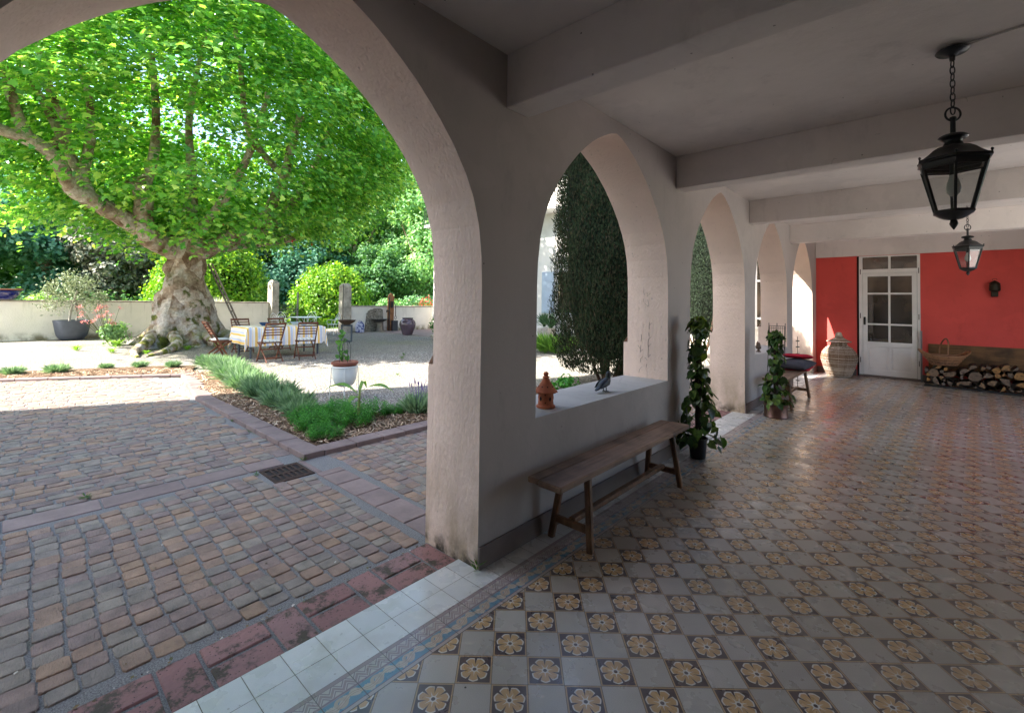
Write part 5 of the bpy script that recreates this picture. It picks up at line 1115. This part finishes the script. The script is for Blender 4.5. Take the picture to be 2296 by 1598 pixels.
def pack(name,x0,x1,y0,y1,z0,z1,par):
    b=MB(); n=14; prof=[]
    V=[];F=[]
    for i in range(11):
        t=i/10; z=z0+(z1-z0)*t; w_=(1-max(0,t-.55)**2*2.4)*(1-.10*(1-t)**3); 
        for k in range(n):
            a=2*PI*k/n; e=.55; cx_=math.copysign(abs(math.cos(a))**e,math.cos(a)); sy_=math.copysign(abs(math.sin(a))**e,math.sin(a)); V.append(((x0+x1)/2+(x1-x0)/2*cx_*w_,(y0+y1)/2+(y1-y0)/2*sy_*w_,z))
    for i in range(10): F+=[(i*n+k,i*n+(k+1)%n,(i+1)*n+(k+1)%n,(i+1)*n+k) for k in range(n)]
    F+=[tuple(range(n-1,-1,-1)),tuple(10*n+k for k in range(n))]; return b.add(V,F).build(name,g.m,par,True)
pack('body',-.21,.21,-.1,.14,0,.50,r); pack('front_pocket',-.16,.16,-.17,-.06,.02,.27,r); MB().tube(spline([(-.06,.02,.47),(-.05,.02,.54),(.05,.02,.54),(.06,.02,.47)],4),.014,6).build('grab_loop',g.m,r,True)
r=empty('fire_bowl_stand',(-13.7,8.35,-.03),.9,'open grey steel frame carrying a shallow rusty bowl','stand'); b=MB()
for s in(-1,1): b.bar((s*.17,0,0),(s*.17,0,.62),.055,.055,(0,1,0))
b.box(-.142,.142,-.027,.027,.0,.055); b.box(-.142,.142,-.027,.027,.565,.62); b.build('frame',M_greym,r)
r=empty('fire_bowl',(-13.7,8.35,.60),0,'shallow rust-brown bowl resting on the grey steel frame','bowl'); b=MB(); b.lathe([(.10,-.01),(.13,.02),(.20,.05),(.27,.10),(.31,.16),(.30,.165),(.25,.13),(.1,.09)],36); b.build('dish',paint('rusted_bowl',(.10,.06,.04),.7,8,.4,40,.4,.004,.3),r,True)
r=empty('low_pot_plant',(-12.4,11.5,-.03),0,'leafy shrub in a low pale stone pot at the edge of the near pier','potted plant'); MB().lathe([(.16,0),(.25,.06),(.30,.18),(.29,.20),(.25,.18)],24).build('pot',M_stone,r,True); leafcloud('foliage',(0,-.0,.55),(.45,.5,.4),500,.11,M_bush,r,5,.2,lobes=5)
tag(MB().box(-18.2,-13.4,12.2,16.5,-.05,-.022,.004).build('terrace_slab',M_slab),'mauve stone terrace strip in front of the fountain','terrace',None,'structure')
k=150; P=np.c_[rng.uniform(-6,-.2,k),rng.uniform(-.1,4.5,k),np.full(k,-.012)]; P[:40,0]=rng.uniform(-.46,-.44,40); P[:40,2]=0; P[:40,1]=rng.uniform(.2,1.8,40)
g=G('dry_litter'); g.pbr(g.ramp(g.rnd(),[(0,(.05,.03,.02)),(.4,(.22,.14,.06)),(.7,(.08,.10,.03)),(.9,(.5,.45,.4)),(1,(.6,.57,.52))]),.8)
tag(leaves('leaf_litter',P,np.c_[rng.normal(0,.2,(k,2)),np.ones(k)],rdir(k)*[1,1,.1],rng.uniform(.008,.024,k),QUAD[0],QUAD[1],g.m),'scattered bits of dry leaf and petals on the setts','leaf litter',None,'stuff')
# ---------------------------------------------------------------- clipped hedges
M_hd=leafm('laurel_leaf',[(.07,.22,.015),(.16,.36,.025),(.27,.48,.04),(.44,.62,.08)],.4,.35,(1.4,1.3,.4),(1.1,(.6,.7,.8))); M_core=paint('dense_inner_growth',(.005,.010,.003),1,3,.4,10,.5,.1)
def dome(x,y,rad,label,n,seed,s=.15):
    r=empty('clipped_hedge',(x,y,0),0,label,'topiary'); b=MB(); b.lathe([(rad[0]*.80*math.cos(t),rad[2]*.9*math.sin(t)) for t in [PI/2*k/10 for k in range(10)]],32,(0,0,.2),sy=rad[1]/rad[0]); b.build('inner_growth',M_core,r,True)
    R=np.random.default_rng(seed); d=R.normal(size=(n,3)); d[:,2]=np.abs(d[:,2])*1.0-.25; d/=np.linalg.norm(d,axis=1,keepdims=True); p=np.array([1,1,1]); P=np.sign(d)*np.abs(d)**.88*np.array(rad)*R.uniform(.9,1.02,n)[:,None]+[0,0,.1]
    P[:,2]=np.maximum(P[:,2],.05+R.random(n)*.3); P+=d*(.16*np.sin(P[:,0]*3.1+P[:,2]*2.2)*np.sin(P[:,1]*2.7+1)+.10*(R.random(n)**6)*4)[:,None]; leaves('foliage',P,d+R.normal(size=(n,3))*.7,R.normal(size=(n,3))+[0,0,-.5],s*R.uniform(.6,1.4,n),QUAD[0],QUAD[1],M_hd,r)
dome(-25.6,7.2,(2.5,2.55,4.5),'large dark-green clipped dome hedge behind the plane trunk',30000,3); dome(-25.6,13.75,(2.0,2.25,3.4),'rounded bright yellow-green clipped hedge beyond the gate opening',22000,4)
r=tuft('silver_grass',120,.55,.5,leafm('silver_leaf',[(.4,.42,.36),(.6,.62,.55)],.2),0,8,1.,.6); r.location=(-21.6,6.4,1.0); tag(r,'silvery spiky grass tuft showing over the wall right of the trunk','grass tuft')
# ---------------------------------------------------------------- cypresses by the arcade
M_cy=leafm('cypress_spray',[(.008,.017,.006),(.013,.030,.008),(.024,.036,.011),(.045,.032,.015)],.06,.95,(1.1,1.2,.6))
M_cy_shade=leafm('shaded_cypress_spray',[(.006,.014,.006),(.01,.024,.008),(.02,.035,.01)],.05,.8)  # darkened copy of the cypress colour, with shade painted in
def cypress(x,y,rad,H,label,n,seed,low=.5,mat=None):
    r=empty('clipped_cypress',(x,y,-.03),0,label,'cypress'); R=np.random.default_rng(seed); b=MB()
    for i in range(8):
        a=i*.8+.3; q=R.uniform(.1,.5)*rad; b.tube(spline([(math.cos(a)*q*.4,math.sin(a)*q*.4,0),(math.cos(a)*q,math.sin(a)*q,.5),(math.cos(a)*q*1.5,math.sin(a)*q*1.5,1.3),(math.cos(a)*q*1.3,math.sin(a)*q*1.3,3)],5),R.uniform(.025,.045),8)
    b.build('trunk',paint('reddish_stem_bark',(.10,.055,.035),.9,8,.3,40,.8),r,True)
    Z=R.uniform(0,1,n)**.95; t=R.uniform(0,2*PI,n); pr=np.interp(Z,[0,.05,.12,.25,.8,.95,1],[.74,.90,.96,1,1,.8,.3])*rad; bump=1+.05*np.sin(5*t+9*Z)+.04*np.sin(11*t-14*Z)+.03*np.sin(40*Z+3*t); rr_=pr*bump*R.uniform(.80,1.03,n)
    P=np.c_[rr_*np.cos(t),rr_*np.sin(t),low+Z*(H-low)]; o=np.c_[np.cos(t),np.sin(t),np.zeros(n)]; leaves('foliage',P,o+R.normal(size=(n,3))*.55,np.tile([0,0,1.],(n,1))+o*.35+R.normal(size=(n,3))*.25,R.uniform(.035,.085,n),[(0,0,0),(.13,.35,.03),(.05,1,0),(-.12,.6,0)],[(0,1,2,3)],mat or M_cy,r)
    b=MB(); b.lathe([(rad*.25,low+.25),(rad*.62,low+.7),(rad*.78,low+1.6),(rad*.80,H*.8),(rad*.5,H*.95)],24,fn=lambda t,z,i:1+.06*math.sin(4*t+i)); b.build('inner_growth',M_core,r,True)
    return r
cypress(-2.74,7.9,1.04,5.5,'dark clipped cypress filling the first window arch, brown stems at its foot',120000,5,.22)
cypress(-3.0,13.6,.72,6.4,'farther cypress with painted-in shade seen through the open doorway arch',22000,6,.3,M_cy_shade)
# ---------------------------------------------------------------- background trees
def tree(x,y,H,rad,mat,label,n,s,seed,name='background_tree',lob=12,base=.25,grp=None):
    r=empty(name,(x,y,0),0,label,'tree',grp); R=np.random.default_rng(seed); b=MB(); b.tube([(0,0,-.1),(.1,.1,H*.35),(0,0,H*.7)],[.03*H,.022*H,.008*H],9)
    for i in range(5):
        a=i*1.26+R.random(); b.tube([(0,0,H*.3),(math.cos(a)*rad*.4,math.sin(a)*rad*.4,H*.5),(math.cos(a)*rad*.7,math.sin(a)*rad*.7,H*.68)],[.015*H,.009*H,.003*H],6)
    b.build('trunk',M_bark,r,True); nc=70; z0=H*base; hc=(H-z0)/2; d=R.normal(size=(nc,3)); d/=np.linalg.norm(d,axis=1,keepdims=True); Cc=d*np.array([rad,rad,hc])*R.uniform(.35,.92,nc)[:,None]+[0,0,z0+hc]
    cs=R.uniform(.2,.36,nc)*rad*1.15; idx=R.integers(0,nc,n); dd=R.normal(size=(n,3)); dd/=np.linalg.norm(dd,axis=1,keepdims=True); P=Cc[idx]+dd*(cs[idx]*R.uniform(.55,1.,n))[:,None]*[1,1,.75]
    leaves('crown',P,dd+R.normal(size=(n,3))*.5+[0,0,.3],R.normal(size=(n,3))+[0,0,-.6],s*R.uniform(.6,1.3,n),QUAD[0],QUAD[1],mat,r); return r
M_con=leafm('dark_conifer',[(.07,.21,.14),(.13,.32,.21),(.26,.44,.30)],.35,.6,(1.1,1.3,1.))
M_br=leafm('brown_conifer',[(.10,.13,.10),(.18,.20,.14),(.30,.27,.20)],.2,.6,(1.1,1.1,1.))
M_mid=leafm('mid_green_leaf',[(.045,.13,.05),(.08,.21,.07),(.15,.3,.11)],.4,.5,(1.4,1.4,.6))
M_lt=leafm('light_green_leaf',[(.12,.27,.10),(.20,.40,.16),(.34,.52,.24)],.45,.5,(1.4,1.4,.7))
GT='trees beyond the garden wall'
for i,(x,y,H,rad,m,l,s) in enumerate([
 (-35,-3.5,9,3.6,M_con,'dark blue-green conifer at the far left beyond the wall',.34),(-36,1.5,10,3.4,M_con,'dark conifer beyond the wall above the olive pot',.34),(-33,4.6,7.0,2.6,M_br,'brownish feathery conifer beyond the wall left of the trunk',.28),(-38,7.5,9.5,3.6,M_con,'dark tree partly hidden behind the clipped dome hedge',.34),
 (-42,-1,15,5,M_mid,'tall mid-green tree rising behind the left-hand conifers',.42),(-44,6,16,5.5,M_mid,'tall tree behind the plane crown on the left',.42),(-41,13,13,4.5,M_mid,'mid-green tree seen between the hedge and the gate post',.40),(-37,16.5,9,3.6,M_con,'dark bluish tree directly behind the open gate',.34),
 (-36,20.5,13,4.2,M_lt,'light green feathery tree above the rounded hedge',.36),(-33,24.5,16,4.6,M_lt,'tallest light green tree filling the right of the big arch',.36),(-29,23.5,11,3.6,M_lt,'light green tree behind the fountain wall',.32),(-27.5,28.5,15,4.5,M_lt,'light green tree beside the pale house',.36),(-40,25,18,6,M_mid,'tall mid-green tree far behind the light green ones',.46),(-30,20,6,2.6,M_mid,'short bushy tree just behind the stained wall',.28)]):
    tree(x,y,H,rad,m,l,17000 if H<12 else 20000,s*.85,60+i,base=.05 if H<14 else .12)
for i,(x,y,a,m,l) in enumerate([(-22,18,(1.5,2.2,1.1),M_mid,'leafy shrub mass over the stained wall near the fountain'),(-21.5,15,(1.0,1.6,.9),M_lt,'pale leafy shrub behind the stained wall'),(-30,2,(1.5,6,1.0),M_mid,'low dark bushes behind the cream wall on the left'),(-30,10.5,(1.5,2,1.0),M_yg,'lime-green shrub seen through the open gate')]):
    shrub(x,y,0,a,m,l,3500,.2,90+i)
b=tuft('red_flower_clump',60,.5,.5,M_bush,0,3); b.location=(-19.6,16.4,.9); tag(b,'clump of red flowers showing over the stained wall next to the near pier','flowers'); P=np.random.default_rng(3).normal(size=(160,3))*[.3,.35,.16]+[0,0,.45]; leaves('blossom',P,rdir(160),rdir(160),np.full(160,.09),QUAD[0],QUAD[1],leafm('red_flower',[(.5,.03,.04),(.65,.10,.08)],.2),b)
# ---------------------------------------------------------------- pale house across the courtyard
M_hw=m_plaster('pale_house_render',(.84,.80,.74)); M_sh=paint('pale_blue_shutter',(.42,.50,.60),.6,3,.1,20,.1); M_tile=paint('clay_roof_tiles',(.30,.12,.07),.9,3,.3,25,.8,.03)
def house():
    r=empty('pale_house',(0,0,0),0,'pale rendered house with blue shutters closing the far side of the courtyard','house')
    b=MB(); b.box(-17.2,-.0,15.0,24,-.1,7.2); b.box(-.43,4.6,12.74,15.0,-.1,7.2); b.build('wall',M_hw,r)
    b=MB(); b.add([(-17.7,14.4,7.15),(5,14.4,7.15),(5,24.5,7.15),(-17.7,24.5,7.15),(-15,19.5,9.6),(3,19.5,9.6)],[(0,1,5,4),(1,2,5),(2,3,4,5),(3,0,4),(3,2,1,0)]); b.build('roof',M_tile,r)
    MB().box(-17.6,-9.0,14.45,15.0,7.04,7.14,.01).build('eaves',M_white,r)
    bl=MB(); bl.box(-16.9,-8.8,14.1,15.0,5.15,5.28,.01); bb=bl.build('balcony',M_white,r)
    rl=MB(); rl.box(-16.9,-8.8,14.12,14.16,6.10,6.15)
    for k in range(54): rl.box(-16.9+k*.15,-16.885+k*.15,14.13,14.15,5.28,6.10)
    rl.build('railing',M_iron,bb)
    for x0 in(-9.95,-12.4):
        MB().box(x0,x0+.62,14.93,14.985,1.05,2.75,.006).build('shutter',M_sh,r); w_=MB().box(x0+.72,x0+1.75,14.985,14.998,1.02,2.8).build('window',M_white,r); MB().box(x0+.8,x0+1.68,14.975,14.984,1.1,2.72).build('pane',M_glass,w_)
    f=MB(); X0,X1,Z0,Z1=-2.75,-1.0,.80,3.1
    for x in(X0,(X0+X1)/2-.03,X1-.06): f.box(x,x+.06,14.93,14.99,Z0,Z1)
    for z in(Z0,1.08,2.19,Z1-.06): f.box(X0+.06,(X0+X1)/2-.03,14.932,14.99,z,z+.06); f.box((X0+X1)/2+.03,X1-.06,14.932,14.99,z,z+.06)
    w_=f.build('window',M_white,r); MB().box(X0+.06,X1-.06,14.962,14.972,Z0+.06,Z1-.06).build('pane',M_glass,w_)
house()
r=empty('yucca_planter',(-9.2,14.3,-.03),0,'spiky yucca in a square pale stone planter by the house wall','potted plant'); MB().box(-.25,.3,-.25,.25,0,.52,.02).build('pot',M_stone,r); b=tuft('spikes',90,.62,.1,leafm('yucca_leaf',[(.05,.13,.05),(.10,.2,.08)],.2),0,3,1.2,.9); b.parent=r; b.location=(-.1,0,.55); b.name='plant_head'; b2=copy_tree(b,r); b2.location=(.2,.05,.5); b2.rotation_euler=(0,0,1)
r=tuft('tall_grass_clump',700,.75,1.1,leafm('fine_grass',[(.08,.2,.03),(.2,.36,.07)],.45),0,11,.6,.5); r.location=(-6.6,11.4,-.03); r.scale=(1,1,.75); tag(r,'fresh green ornamental grass clump seen through the first window arch','ornamental grass')
shrub(-2.9,6.75,-.05,(.28,.35,.16),M_bush,'low leafy plant creeping at the foot of the cypress',200,.08,44,'ground plant')
# unseen house block inferred from its straight shadow; heights stepped to shape the sunlight
r=empty('shadow_house_block',(0,0,0),0,'unseen tall house block added to cast the straight shadow over the paved yard','house')
b=MB(); b.box(-9.75,-7.55,-15,-6,-.1,19.2); b.box(-7.545,-2.7,-15,-6,-.1,HH); b.build('wall',M_hw,r); MB().lathe([(.3,0),(.3,.5),(.36,.52),(.36,.58)],12,(-8.8,-8.0,19.2)).build('chimney',M_hw,r)

n=60000; Y=rng.uniform(-30,52,n); H_=5+3.5*np.sin(Y*.35)+2*np.sin(Y*.9+1); Z=rng.random(n)**.8*np.maximum(H_,3.5); X=-47-3*rng.random(n)+.06*np.abs(Y-8)+1.5*np.sin(Y*1.7+Z); tag(leaves('far_woodland',np.c_[X,Y,Z],rdir(n)+[.6,0,.3],rdir(n),.5*rng.uniform(.6,1.3,n),QUAD[0],QUAD[1],M_mid),'distant woodland edge closing the view beyond the trees','woodland',None,'stuff')
